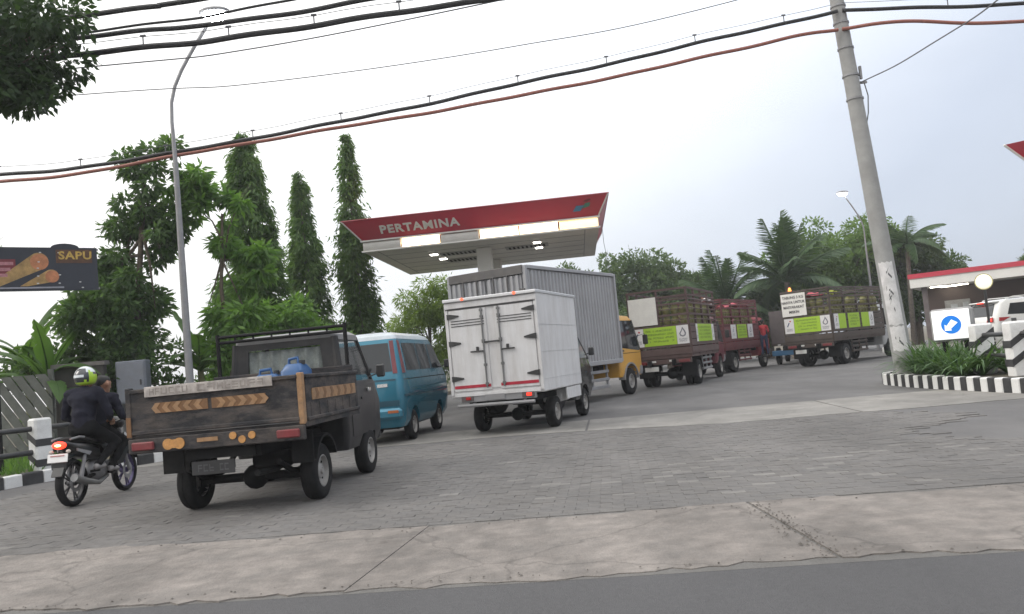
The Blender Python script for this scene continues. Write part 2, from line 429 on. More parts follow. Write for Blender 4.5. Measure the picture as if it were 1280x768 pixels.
class Shell:
    """vehicle body lofted from horizontal rounded-rectangle rings: (z, half width, y rear, y front, corner radius)"""
    def __init__(s, lv): s.lv = lv
    def at(s, z):
        lv = s.lv
        if z <= lv[0][0]: return lv[0][1:]
        for a, b in zip(lv, lv[1:]):
            if z <= b[0]:
                t = (z - a[0]) / max(b[0] - a[0], 1e-6)
                return tuple(a[i] + (b[i] - a[i]) * t for i in range(1, 5))
        return lv[-1][1:]
    def ring(s, z, w, yr, yf, r, n=5):
        pts = []
        for cx, cy, a0 in ((w - r, yf - r, 0), (-w + r, yf - r, 90), (-w + r, yr + r, 180), (w - r, yr + r, 270)):
            for i in range(n):
                a = R(a0 + 90 * i / (n - 1))
                pts.append((cx + r * math.cos(a), cy + r * math.sin(a), z))
        return pts
    def build(s, name, mat, parent, arches=(), arch_r=0.36, label=None):
        mb = MB(); n = 20; vs = []; fs = []
        for l in s.lv: vs += s.ring(*l)
        k = len(s.lv)
        for i in range(k - 1):
            for j in range(n): fs.append((i * n + j, i * n + (j + 1) % n, (i + 1) * n + (j + 1) % n, (i + 1) * n + j))
        fs.append(tuple(range(n))[::-1]); fs.append(tuple((k - 1) * n + j for j in range(n)))
        mb.add(vs, fs)
        o = mb.build(name, mat, parent, smooth=35, label=label)
        if arches:
            cb = MB()
            for (y, z) in arches:
                for sx in (-1, 1):
                    x0 = sx * (s.at(z)[0] + 0.3); x1 = sx * (s.at(z)[0] - 0.3)
                    poly = [(y + arch_r * math.cos(2 * math.pi * i / 24), z + arch_r * math.sin(2 * math.pi * i / 24)) for i in range(24)]
                    cb.prism(poly, 'X', min(x0, x1), max(x0, x1))
            c = cb.build('cutter', M['darkmetal'])
            m = o.modifiers.new('b', 'BOOLEAN'); m.operation = 'DIFFERENCE'; m.object = c; m.solver = 'EXACT'
            par = o.parent; o.parent = None
            me = evalmesh(o); o.modifiers.clear(); old = o.data; o.data = me; o.parent = par
            smooth_by_angle(me, 35)
            bpy.data.objects.remove(c, do_unlink=True)
        return o
    def side(s, name, mat, parent, c4, sx=1, eps=0.006, n=8, label=None, thick=0.004):
        """patch on a side; c4 = four (y, z) corners, counted round"""
        return s._patch(name, mat, parent, c4, n, lambda y, z, e: (sx * (s.at(z)[0] + e), y, z), eps, label, thick)
    def rear(s, name, mat, parent, c4, eps=0.006, n=8, label=None, thick=0.004):
        return s._patch(name, mat, parent, c4, n, lambda x, z, e: (x, s.at(z)[1] - e, z), eps, label, thick)
    def front(s, name, mat, parent, c4, eps=0.006, n=8, label=None, thick=0.004):
        return s._patch(name, mat, parent, c4, n, lambda x, z, e: (x, s.at(z)[2] + e, z), eps, label, thick)
    def _patch(s, name, mat, parent, c4, n, fn, eps, label, thick):
        (a, b, c, d) = c4; mb = MB(); vs = []; fs = []
        for lay in (eps, eps - thick - 0.02):
            for i in range(n + 1):
                for j in range(n + 1):
                    u, w = i / n, j / n
                    p = [(a[k] * (1 - u) + b[k] * u) * (1 - w) + (d[k] * (1 - u) + c[k] * u) * w for k in (0, 1)]
                    vs.append(fn(p[0], p[1], lay))
        q = n + 1; o2 = q * q
        for i in range(n):
            for j in range(n): fs.append((i * q + j, (i + 1) * q + j, (i + 1) * q + j + 1, i * q + j + 1))
        rim = [(i, 0) for i in range(n)] + [(n, j) for j in range(n)] + [(i, n) for i in range(n, 0, -1)] + [(0, j) for j in range(n, 0, -1)]
        for k in range(len(rim)):
            p0 = rim[k]; p1 = rim[(k + 1) % len(rim)]
            fs.append((p0[0] * q + p0[1], p1[0] * q + p1[1], o2 + p1[0] * q + p1[1], o2 + p0[0] * q + p0[1]))
        mb.add(vs, fs)
        return mb.build(name, mat, parent, smooth=30, label=label)

WHEELS = {}
def wheel(parent, x, y, r, w, side=1, rimcol=None, rimfrac=0.58):
    """tyre with a dished rim as its sub-part, axis X, outer face towards +X*side"""
    key = (r, w, rimfrac, rimcol.name if rimcol else '')
    if key not in WHEELS:
        h = w / 2; ri = r * rimfrac
        t = MB().lathe([(ri, -h * .9), (r * .86, -h), (r * .96, -h * .86), (r, -h * .6), (r, -h * .12), (r * .985, -h * .1), (r * .985, h * .1), (r, h * .12), (r, h * .6), (r * .96, h * .86), (r * .86, h), (ri, h * .9), (ri, -h * .9)], (0, 0, 0), 'X', 32)
        tm = t.mesh('tyre', M['rubber'], 45)
        d = MB().lathe([(ri, -h * .7), (ri * 1.02, h * .86), (ri * .93, h * .9), (ri * .88, h * .35), (ri * .55, h * .25), (ri * .45, h * .55), (ri * .22, h * .62), (ri * .2, h * .85), (0.0, h * .86)], (0, 0, 0), 'X', 24)
        for i in range(8):
            a = 2 * math.pi * i / 8
            d.ball((h * .3, ri * .7 * math.cos(a), ri * .7 * math.sin(a)), (0.012, ri * .09, ri * .09), 6, 1)
        dm = d.mesh('rim', [rimcol or M['rim'], M['darkmetal']], 40)
        WHEELS[key] = (tm, dm)
    tm, dm = WHEELS[key]
    wl = inst('wheel', tm, parent, (x, y, r), (0, 0, 0 if side > 0 else math.pi))
    inst('rim', dm, wl)
    return wl
def scribble(name, mat, parent, x0, x1, z0, z1, rows, fn, seed=1, gap=0.45, hh=None, cw=0.6):
    """illegible printed lines: small strokes in rows; fn(a, z, depth) maps to the surface"""
    rg = random.Random(seed); mb = MB(); H_ = (z1 - z0) / rows; h = H_ * (1 - gap)
    for k in range(rows):
        zc = z1 - (k + 0.5) * H_; ind = rg.uniform(0, 0.12) * (x1 - x0)
        a = x0 + ind
        while a < x1 - ind:
            w = h * cw * rg.uniform(0.8, 1.5); w = min(w, x1 - ind - a)
            if rg.random() > 0.13:
                vs = []
                st = h * 0.2
                segs = rg.sample([((0, 0), (0.22, 1)), ((0.78, 0), (1, 1)), ((0, 0.8), (1, 1)), ((0, 0.4), (1, 0.6)), ((0, 0), (1, 0.2))], 3)
                for si, ((u0, w0), (u1, w1)) in enumerate(segs):
                    q = [(a + w * u0, zc - h / 2 + h * w0), (a + w * u1, zc - h / 2 + h * w0), (a + w * u1, zc - h / 2 + h * w1), (a + w * u0, zc - h / 2 + h * w1)]
                    mb.add([fn(p[0], p[1], 0.003 + 0.0012 * si) for p in q] , [(0, 1, 2, 3)])
            a += w * 1.3
    o_ = mb.build(name, mat, parent, fixn=False); o_['kind'] = 'stuff'
    return o_

# ================================================================== THE SETTING: ground
RD = Vector((0.9938, -0.111)); RN = Vector((0.111, 0.9938))      # along the road, across it (away from the camera)
def uv(u, v, z=0.0):
    p = RD * u + RN * v
    return (p.x, p.y, z)
def sheet(name, pts, mat, z, thick=0.0, parent=None, kind='structure'):
    mb = MB()
    if thick: mb.prism([(p[0], p[1]) for p in pts], 'Z', z - thick, z)
    else: mb.add([(p[0], p[1], z) for p in pts], [tuple(range(len(pts)))])
    o = mb.build(name, mat, parent)
    if not parent: tag(o, kind=kind)
    return o
sheet('ground', [(-400, -400), (400, -400), (400, 400), (-400, 400)], M['soil'], -0.035)
sheet('main_road', [uv(-120, -9), uv(120, -9), uv(120, 4.9), uv(-120, 4.9)], M['road'], -0.007)
fore = [uv(-9.0, 6.5), uv(30, 6.5), (34, 20), (34, 62), (-2, 62), (-3.8, 34), (-4.3, 24), (-5.3, 19.5), (-6.4, 17.2), (-7.25, 16.0), (-8.05, 14.9), (-8.6, 13.9), (-8.95, 12.8), (-9.3, 11)]
sheet('forecourt', fore, M['asphalt'], -0.010)

# concrete apron along the road, cast in slabs with gritty joints between them
apron = thing('concrete_apron', None, None); tag(apron, kind='structure')
del_u = [(-60, -13.6, 0), (-13.585, -7.2, .05), (-7.185, -1.62, .12), (-1.618, 0.985, -.12), (1.015, 6.0, .22), (6.015, 14, .1), (14.015, 60, 0)]
def ragged(u0, u1, v, amp, step=0.22):
    n = max(2, int((u1 - u0) / step)); out = []
    for i in range(n + 1):
        u = u0 + (u1 - u0) * i / n
        out.append((u, v + amp * (rng.random() - 0.5) + amp * 0.8 * math.sin(u * 1.7) * math.sin(u * .6 + 1)))
    return out
prev_sk = 0
for i, (u0, u1, sk) in enumerate(del_u):
    lo = ragged(u0, u1, 4.86, 0.085, 0.09 if abs(u0) < 20 and abs(u1) < 20 else 4)
    hi = ragged(u0, u1, 6.68, 0.08, 0.12 if abs(u0) < 20 and abs(u1) < 20 else 4)
    nsk = del_u[i + 1][2] if i + 1 < len(del_u) else 0
    # skew the joints: the near end of each joint is shifted along the road
    lo = [(u + (sk * (1 - (u - u0) / (u1 - u0)) + nsk * (u - u0) / (u1 - u0)), v) for u, v in lo]
    pts = [uv(u, v) for u, v in lo] + [uv(u, v) for u, v in reversed(hi)]
    sheet('slab', pts, M['concrete'], 0.0 + 0.002 * (i % 3), 0.09, apron)
mb = MB(); mb.add([uv(-60, 4.8, -0.006), uv(60, 4.8, -0.006), uv(60, 6.75, -0.006), uv(-60, 6.75, -0.006)], [(0, 1, 2, 3)])
mb.build('joint_grit', M['grit'], apron)
# grit, scraps and leaf litter washed against the joint and the road edge
mb = MB(); rg = random.Random(21)
for k in range(420):
    q = rg.random()
    if q < .35:
        v_ = rg.uniform(4.9, 6.6); u_ = 1.0 - (v_ - 6.68) * .12 + rg.gauss(0, .07)
    elif q < .75: u_, v_ = rg.uniform(-6, 6), 4.88 + abs(rg.gauss(0, .05))
    else: u_, v_ = rg.uniform(-7, 7), 6.66 - abs(rg.gauss(0, .10))
    x, y, _ = uv(u_, v_); r_ = rg.uniform(.003, .011); a_ = rg.uniform(0, 3)
    pts = [(x + r_ * rg.uniform(.6, 1.6) * math.cos(a_ + i * 1.257), y + r_ * rg.uniform(.5, 1) * math.sin(a_ + i * 1.257), .006 + .003 * rg.random()) for i in range(5)]
    mb.add(pts + [(x, y, .012 + r_ * .3)], [(i, (i + 1) % 5, 5) for i in range(5)])
o = mb.build('grit', pm('loose_grit', (.10, .09, .08), .95, var=.5, scale=3), None); tag(o, 'loose grit and litter along the concrete apron joints', 'grit', kind='stuff')

# second, older concrete strip across the forecourt mouth
strip = thing('concrete_strip', None, None); tag(strip, kind='structure')
for a, b in ((-9.5, -5.3), (-5.26, -.5), (-.46, 3.9), (3.94, 7.0)):
    def lo_v(u): return 13.28 + 1.0 / (1 + math.exp((u - 0.3) * 1.6))
    n = 18
    us = [a + (b - a) * i / n for i in range(n + 1)]
    pts = [uv(u, lo_v(u) + .05 * rng.random() + .04 * math.sin(u * 2.3)) for u in us] + [uv(u, 16.32 + .06 * rng.random()) for u in reversed(us)]
    sheet('slab', pts, M['concrete2'], -0.002, 0.03, strip)

# block paving between the apron and the strip: the nearest blocks one by one, the rest as one mass
PV = thing('block_paving', None, None); tag(PV, kind='structure')
mb = MB(); mb.add([uv(-9.0, 6.72, -0.0065), uv(3.4, 6.72, -0.0065), uv(3.4, 13.4, -0.0065), uv(-9.0, 14.3, -0.0065)], [(0, 1, 2, 3)])
mb.build('jointing_sand', M['grit'], PV)
PL, PW = 0.21, 0.105
def paver_shape(l, w, z0=-0.012, z1=0.0):
    x, y, c = l / 2 - .0009, w / 2 - .0009, 0.0025
    vs = [(-x, -y, z0), (x, -y, z0), (x, y, z0), (-x, y, z0), (-x, -y, z1 - .002), (x, -y, z1 - .002), (x, y, z1 - .002), (-x, y, z1 - .002),
          (-x + c, -y + c, z1), (x - c, -y + c, z1), (x - c, y - c, z1), (-x + c, y - c, z1)]
    fs = [(0, 1, 5, 4), (1, 2, 6, 5), (2, 3, 7, 6), (3, 0, 4, 7), (4, 5, 9, 8), (5, 6, 10, 9), (6, 7, 11, 10), (7, 4, 8, 11), (8, 9, 10, 11)]
    return vs, fs
pv, pf = paver_shape(PL, PW)
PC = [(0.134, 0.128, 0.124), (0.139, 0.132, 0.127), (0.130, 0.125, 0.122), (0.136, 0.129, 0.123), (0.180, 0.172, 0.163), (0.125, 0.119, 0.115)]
pmesh = []
for c in PC:
    me = bpy.data.meshes.new('paver'); me.from_pydata(pv, [], pf)
    a = me.color_attributes.new('col', 'FLOAT_COLOR', 'POINT')
    a.data.foreach_set('color', [x for _ in pv for x in (*c, 1)])
    me.materials.append(M['paver']); pmesh.append(me)
slots = []
row = 0; v = 6.78
rr_ = random.Random(3)
while v < 13.85:
    u = -8.9 + (row % 2) * PL / 2
    while u < 7.5:
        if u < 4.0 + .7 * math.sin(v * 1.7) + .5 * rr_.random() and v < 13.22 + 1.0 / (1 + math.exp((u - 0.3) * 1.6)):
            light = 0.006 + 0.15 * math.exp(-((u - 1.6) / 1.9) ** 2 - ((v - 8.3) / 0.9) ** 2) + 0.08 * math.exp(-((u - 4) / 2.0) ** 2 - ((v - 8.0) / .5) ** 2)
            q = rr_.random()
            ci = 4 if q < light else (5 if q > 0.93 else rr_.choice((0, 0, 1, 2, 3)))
            slots.append((u, v, ci))
        u += PL
    v += PW; row += 1
def inview(u, v):
    x, y, _ = uv(u, v)
    return abs(x) < 0.62 * y
near = sorted([s_ for s_ in slots if inview(s_[0], s_[1])], key=lambda s_: math.hypot(*uv(s_[0], s_[1])[:2]))[:300]
nset = set(near)
ang = math.atan2(RD.y, RD.x)
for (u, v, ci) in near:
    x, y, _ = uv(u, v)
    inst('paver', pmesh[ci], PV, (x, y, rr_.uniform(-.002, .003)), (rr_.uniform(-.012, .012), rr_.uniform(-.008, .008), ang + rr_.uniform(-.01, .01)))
rest = [s_ for s_ in slots if s_ not in nset]
N = len(rest); base = np.array(pv); ca, sa = math.cos(ang), math.sin(ang)
V = np.repeat(base[None], N, 0)
tilt = rng.normal(0, .007, (N, 2))
V[:, :, 2] += tilt[:, :1] * V[:, :, 0] + tilt[:, 1:] * V[:, :, 1] + rng.uniform(-.003, .003, (N, 1))
xr = V[:, :, 0] * ca - V[:, :, 1] * sa; yr = V[:, :, 0] * sa + V[:, :, 1] * ca
P0 = np.array([uv(u, v)[:2] for u, v, _ in rest])
V[:, :, 0] = xr + P0[:, :1]; V[:, :, 1] = yr + P0[:, 1:]
me = bpy.data.meshes.new('paver_mass')
fa = (np.array(pf)[None] + (np.arange(N) * len(pv))[:, None, None]).reshape(-1, 4)
me.from_pydata(V.reshape(-1, 3).tolist(), [], fa.tolist())
a = me.color_attributes.new('col', 'FLOAT_COLOR', 'POINT')
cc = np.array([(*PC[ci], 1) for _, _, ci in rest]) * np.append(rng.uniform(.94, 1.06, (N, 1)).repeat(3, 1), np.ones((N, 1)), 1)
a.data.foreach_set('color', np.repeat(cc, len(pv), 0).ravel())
me.materials.append(M['paver'])
o = obj('paver_mass', me, PV); o['kind'] = 'stuff'

# a raised terrace in front of the shop at the right, with a painted kerb along its edge
sheet('shop_terrace', [(19.3, 42), (15.1, 26), (13.2, 22), (12.6, 19.5), (34, 19.5), (34, 42)], M['concrete2'], 0.2, 0.25)

# ------------------------------------------------------------------ painted kerbs, stone by stone
def kerb(name, path, lab, w=0.16, h=0.24, L=0.30, taper=0.02, start=0, parent=None):
    root = thing(name, None, None); tag(root, lab, kind='structure')
    # resample the path
    pts = [Vector((*p, 0)) for p in path]; seg = []
    meshes = {}
    for k, mt in enumerate((M['kwhite'], M['kblack'])):
        meshes[k] = MB().box((0, 0, h / 2 - 0.04), (L - 0.008, w, h + 0.08), ch=0.018).mesh('kerb_stone', mt, 30)
    carry = 0.0; i = start
    d_all = [(b - a).length for a, b in zip(pts, pts[1:])]; tot = sum(d_all); s_ = L / 2
    while s_ < tot:
        t = s_
        for a, b, dl in zip(pts, pts[1:], d_all):
            if t <= dl:
                p = a.lerp(b, t / dl); dr = (b - a); break
            t -= dl
        rr2 = random.Random(i * 7 + int(tot * 10))
        inst('kerb_stone', meshes[i % 2], root, (p.x, p.y, rr2.uniform(-.008, .006)), (0, 0, math.atan2(dr.y, dr.x) + rr2.uniform(-.02, .02)))
        s_ += L; i += 1
    return root
kerb('kerb_by_fence', [(-9.35, 10.6), (-9.0, 12.4), (-8.68, 13.6), (-8.15, 14.7), (-7.35, 15.95), (-6.5, 17.15), (-5.4, 19.5), (-4.4, 24)], 'black and white painted kerb behind the motorcycle', L=0.36, h=0.2)
ISL = [(8.62, 11.4), (8.42, 12.6), (8.28, 13.9), (8.22, 15.2), (8.26, 16.9), (8.36, 18.3), (8.55, 18.8), (8.95, 19.1), (10.5, 19.25), (14.4, 19.35)]
kerb('kerb_of_island', ISL, 'black and white painted kerb round the planted island', w=0.18, h=0.25, L=0.2)
kerb('kerb_of_terrace', [(19.15, 42), (14.98, 26.05), (13.1, 22.1)], 'black and white kerb along the raised shop terrace', w=0.16, h=0.24, L=0.45)
isl = [(8.72, 11.3), (8.52, 12.6), (8.38, 13.9), (8.32, 15.2), (8.36, 16.9), (8.45, 18.2), (8.6, 18.65), (8.98, 18.95), (10.5, 19.1), (14.4, 19.2), (14.4, 11.3)]
sheet('island_soil', isl, M['soil'], 0.19, 0.19)
bed = [(-9.45, 10.4), (-9.1, 12.4), (-8.78, 13.65), (-8.24, 14.78), (-7.44, 16.05), (-6.58, 17.25), (-5.5, 19.6), (-4.5, 24), (-4.0, 34), (-2.2, 62), (-60, 62), (-60, 10.4)]
sheet('planting_bed', bed, M['soil'], 0.14, 0.15)

# ------------------------------------------------------------------ guard rails: painted blocks with two black pipes
def guard_post(parent, p, ang, w, d, h, z0=0.0, label=None, left=False):
    """concrete block of width w (local x) and depth d (local y) with two slanting black bands round it"""
    root = MB().box((0, 0, h / 2), (w, d, h), ch=0.035).build('post', M['kwhite'], parent, smooth=30, loc=(*p, z0), rz=ang, label=label)
    e = 0.004
    for zc in (h * .33, h * .66):
        b = 0.13; rise = 0.26
        x, y = w / 2 + e, d / 2 + e
        f = MB()
        # bands slope upwards along +x on the -y face, and stay level on the -x face
        if left:     # falls towards +x on the -y face, level on the +x face
            f.quad((-x, -y, zc - b + .16), (x, -y, zc - b), (x, -y, zc), (-x, -y, zc + .16)); f.quad((x, -y, zc - b), (x, y, zc - b), (x, y, zc), (x, -y, zc))
            f.quad((x, y, zc - b), (-x, y, zc - b), (-x, y, zc), (x, y, zc)); f.quad((-x, y, zc - b), (-x, -y, zc - b + .16), (-x, -y, zc + .16), (-x, y, zc))
            f.build('painted_band', M['kblack'], root); continue
        f.quad((-x, -y, zc - b), (x, -y, zc - b + rise), (x, -y, zc + rise), (-x, -y, zc))
        f.quad((-x, y, zc - b), (-x, -y, zc - b), (-x, -y, zc), (-x, y, zc))
        f.quad((x, y, zc - b), (-x, y, zc - b), (-x, y, zc), (x, y, zc))
        f.quad((x, -y, zc - b + rise), (x, y, zc - b), (x, y, zc), (x, -y, zc + rise))
        f.build('painted_band', M['kblack'], root)
    return root
g = thing('guard_rail', 'black and white guard rail with two pipes on the planted island', 'guard rail', (0, 0, 0))
gp = [((9.22, 15.95), 0.0), ((8.90, 14.3), 0.0), ((8.95, 12.6), 0.0)]
for p, a in gp: guard_post(g, p, a, .40, .22, 1.0, 0.19)
for z in (0.56, 0.96):
    MB().tube([(9.24, 16.0, z), (8.92, 14.3, z), (8.97, 12.5, z), (9.05, 11.9, z)], 0.045, 10).build('rail', M['blacksteel'], g, smooth=True)
g = thing('guard_rail', 'black and white guard rail beside the kerb left of the motorcycle', 'guard rail', (0, 0, 0))
a = math.atan2(1.9, 1.05)
guard_post(g, (-8.72, 14.55), a - math.pi / 2, .26, .32, 1.10, 0.0, None, True)
guard_post(g, (-7.5, 16.75), a - math.pi / 2, .26, .32, 1.10, 0.0, None, True)
for z in (0.5, 0.92):
    q = [(-9.32, 13.55, z - .12), (-9.3, 13.58, z - .03), (-9.2, 13.74, z)]
    MB().tube(q + [(-8.72, 14.55, z), (-7.5, 16.75, z), (-6.9, 17.9, z)], 0.05, 10).build('rail', M['blacksteel'], g, smooth=True)

# ------------------------------------------------------------------ utility pole, street lamps
pole = thing('utility_pole', 'tall leaning grey concrete utility pole on the island', 'pole', (8.62, 18.0, 0.19))
M['poleconc'] = pm('pole_concrete', (0.30, 0.30, 0.295), 0.85, var=0.14, scale=3, bump=0.2, dirt=0.4, dirtcol=(0.2, 0.2, 0.19))
lean = lambda z: (-0.056 * z, 0, z)
MB().tube([lean(-.3), lean(3), lean(6), lean(10.4)], [.215, .195, .172, .14], 20).build('shaft', M['poleconc'], pole, smooth=True)
for z, r_ in ((6.35, .178), (6.9, .174), (7.55, .168), (8.15, .163), (8.55, .16)):
    x = -0.056 * z
    MB().lathe([(r_, -.02), (r_ + .012, -.02), (r_ + .012, .02), (r_, .02)], (x, 0, z), 'Z', 20).build('band_clamp', M['greysteel'], pole)
x = -0.056 * 6.6
MB().box((x + .24, -.02, 6.72), (.16, .05, .05)).box((x + .2, -.03, 6.95), (.05, .06, .3)).build('bracket', M['greysteel'], pole)
MB().tube([(x + .25, -.03, 6.75), (x + .3, -.05, 6.4), (x + .26, -.04, 6.0), (x + .21, -.03, 5.8)], 0.012, 6).build('drop_wire', M['blacksteel'], pole)
# weathered pasted paper with a smeared black scrawl on the side facing the road
def on_pole(th, z, e):
    r_ = .212 - .0069 * z + e
    a_ = R(-90) + th
    return (-0.056 * z + r_ * math.cos(a_), r_ * math.sin(a_), z)
mb = MB(); vs = []; fs = []; nn = 10; th0, th1 = -1.25, 0.35
for k in range(2):
    za, zb = ((.55, 1.1), (1.13, 2.55))[k]
    o0 = len(vs)
    for i in range(nn + 1):
        th = th0 + (th1 - th0) * i / nn
        vs += [on_pole(th, za + .02 * math.sin(i), .004), on_pole(th, zb + .015 * math.cos(i * 2), .004)]
    fs += [(o0 + 2 * i, o0 + 2 * i + 2, o0 + 2 * i + 3, o0 + 2 * i + 1) for i in range(nn)]
mb.add(vs, fs)
mb.build('pasted_paper', pm('paper_worn', (0.62, 0.61, 0.61), 0.9, var=0.12, scale=7, dirt=0.5, dirtcol=(0.33, 0.33, 0.33)), pole, smooth=True)
mb = MB(); rg = random.Random(5)
for zz in (2.25, 1.92, 1.72, 1.52, .82):
    for k in range(3):
        t0 = rg.uniform(-.8, -.35); z0_ = zz + rg.uniform(-.06, .06); t1 = t0 + rg.uniform(-.1, .35); z1_ = z0_ + rg.uniform(-.12, .12)
        mb.add([on_pole(t0, z0_, .008), on_pole(t1, z1_, .008), on_pole(t1 + .06, z1_ + .045, .008), on_pole(t0 + .06, z0_ + .045, .008)], [(0, 1, 2, 3)])
mb.build('scrawl', pm('scrawl_ink', (0.1, 0.1, 0.105), 0.9), pole)

def street_lamp(name, label, base, h, arm, emis, r0=.1):
    t_ = thing(name, label, 'street lamp', base)
    steel = M['greysteel']
    pts = [(0, 0, 0), (0, 0, h * .45), (0, 0, h * .78), (0, 0, h)]
    MB().tube(pts[:3], [r0, r0 * .82, r0 * .62], 12).build('post', steel, t_, smooth=True)
    MB().box((0, 0, .02), (.34, .34, .04)).build('base_plate', steel, t_)
    ax, az = arm
    curve = [(0, 0, h * .78), (-.02 * ax, 0, h * .9), (0, 0, h * .955), (.1 * ax, 0, h)]
    for k in range(1, 6):
        u = k / 5; curve.append((ax * (.1 + .9 * u), 0, h + (az) * (u ** .85)))
    MB().tube(curve, [r0 * .6] + [r0 * .45] * (len(curve) - 2) + [r0 * .36], 8).build('arm', steel, t_, smooth=True)
    d = Vector((ax, 0, az)).normalized()
    hx, hz = ax + d.x * .05, h + az + d.z * .05
    b = MB(); b.ball((hx + d.x * .2, 0, hz + d.z * .2 + .06), (.36, .19, .10), 14)
    b.build('lamp_head', pm('lamp_housing', (.20, .20, .21), .4), t_, smooth=True)
    b = MB(); b.ball((hx + d.x * .22, 0, hz + d.z * .2 - .035), (.29, .17, .13), 14)
    b.build('lamp_lens', emis, t_, smooth=True)
    return t_
M['lampwhite'] = em('lamp_lit', (0.93, 0.98, 1.0), 60)
street_lamp('street_lamp', 'tall steel street lamp with a lit bent arm above the left trees', (-7.36, 18.0, .14), 8.2, (.98, 1.42), M['lampwhite'], .092)
street_lamp('street_lamp', 'distant lit street lamp rising behind the green tree at right', (20.9, 46.5, 0), 7.6, (-.85, 1.5), M['lampwhite'], .09)

# ------------------------------------------------------------------ overhead cables
def catmull(p, n=14):
    P = [Vector(q) for q in p]; P = [P[0] * 2 - P[1]] + P + [P[-1] * 2 - P[-2]]; out = []
    for i in range(1, len(P) - 2):
        for k in range(n):
            t = k / n
            out.append(0.5 * ((2 * P[i]) + (-P[i - 1] + P[i + 1]) * t + (2 * P[i - 1] - 5 * P[i] + 4 * P[i + 1] - P[i + 2]) * t * t + (-P[i - 1] + 3 * P[i] - 3 * P[i + 1] + P[i + 2]) * t ** 3))
    out.append(P[-2]); return out
M['cable'] = pm('cable_black', (0.02, 0.02, 0.022), 0.6)
M['cablered'] = pm('cable_orange', (0.27, 0.10, 0.075), 0.6, var=0.2, scale=20)
M['cablethin'] = pm('cable_grey', (0.10, 0.10, 0.11), 0.6)
def cable(label, pts, r, mat, hangers=0, twist=0.0):
    c = catmull(pts)
    if twist:
        fine = []; carry_ = 0.0
        for a_, b_ in zip(c, c[1:]):      # even spacing along the cable
            d_ = (b_ - a_).length
            while carry_ < d_: fine.append(a_.lerp(b_, carry_ / d_)); carry_ += .16
            carry_ -= d_
        fine.append(c[-1])
        c = [p + Vector((0, math.sin(i * .55) * twist, math.sin(i * .23) * twist + math.cos(i * .55) * twist * .5)) for i, p in enumerate(fine)]
    t_ = thing('overhead_cable', label, 'cable', tuple(pts[0]))
    off = Vector(pts[0])
    MB().tube([p - off for p in c], r, 8).build('strand', mat, t_, smooth=True)
    if hangers:
        m_ = MB().tube([(0, 0, .19), (0, 0, 0)], .012, 5).box((0, 0, .19), (.09, .03, .03)).mesh('hanger', M['cablethin'])
        L_ = 0.0
        for a_, b_ in zip(c, c[1:]):
            L_ += (b_ - a_).length
            if L_ > hangers:
                L_ = 0; inst('hanger', m_, t_, b_ - off)
        MB().tube([p - off + Vector((0, 0, .18)) for p in c[::3]], .006, 5).build('support_wire', M['cablethin'], t_)
    return t_
cable('thick black cable with small hangers running to the leaning pole', [(-22, 20.2, 8.0), (-11.7, 18.6, 6.84), (-5.5, 18.1, 7.0), (.48, 18.0, 7.62), (8.04, 17.84, 8.58)], .045, M['cable'], 1.95, .012)
cable('black cable with hangers leaving the pole towards the right edge', [(8.16, 17.84, 8.58), (11.9, 17.2, 8.1), (16, 16.8, 7.95), (24, 16, 8.6)], .045, M['cable'], 2.2, .01)
cable('orange red cable hanging below the black one, left of the pole', [(-22, 20.2, 7.7), (-11.7, 18.55, 6.66), (-6.04, 18.05, 6.85), (.45, 18.0, 7.34), (5.4, 17.9, 7.88), (7.19, 17.85, 8.12), (8.0, 17.83, 8.14)], .042, M['cablered'], 0, .01)
cable('orange red cable right of the pole', [(8.1, 17.84, 8.14), (9.2, 17.5, 8.06), (11.7, 17.1, 7.66), (16, 16.8, 7.6), (24, 16, 8.2)], .042, M['cablered'], 0, .01)
cable('thickest black cable across the upper left sky, lowest of its bundle', [(-20, 14.6, 7.9), (-6.9, 13.1, 7.13), (-3.83, 13.0, 7.16), (.15, 12.9, 7.33), (4.5, 12.7, 7.62), (16, 11.6, 8.3)], .05, M['cable'], 1.4, .014)
cable('black cable just above the thickest one in the upper left', [(-20, 14.6, 8.1), (-6.8, 13.1, 7.42), (-4.82, 13.0, 7.39), (-1.65, 12.9, 7.52), (4, 12.7, 8.0), (16, 11.6, 8.8)], .042, M['cable'], 0, .014)
cable('second black cable from the top in the upper left corner', [(-20, 14.6, 7.9), (-6.63, 13.1, 7.5), (-3.39, 13.0, 7.67), (4, 12.7, 8.3), (16, 11.6, 9.2)], .022, M['cable'], 0, .01)
cable('topmost thick black cable in the upper left corner', [(-20, 14.6, 8.3), (-6.61, 13.1, 7.8), (-4.86, 13.0, 7.84), (3, 12.8, 8.3), (16, 11.6, 9.3)], .045, M['cable'], 0, .012)
cable('thin wire just under the thick cables in the upper left', [(-20, 14.6, 7.6), (-7.0, 13.1, 6.9), (-3.85, 13.0, 6.91), (.48, 12.9, 7.31), (5, 12.7, 7.8), (16, 11.6, 9.0)], .011, M['cablethin'])
cable('thin single wire crossing the open sky above the mast trees', [(-20, 14.6, 7.2), (-6.96, 13.1, 6.44), (-3.89, 13.0, 6.31), (.41, 12.9, 6.48), (4.47, 12.75, 6.9), (16, 11.6, 8.6)], .008, M['cablethin'])
cable('thin service wire rising from the pole to the upper right', [(8.42, 17.95, 6.9), (9.0, 17.2, 7.02), (9.35, 15.8, 7.1), (9.3, 13.6, 7.05), (9.1, 9, 7.6)], .014, M['cablethin'], 0, .012)

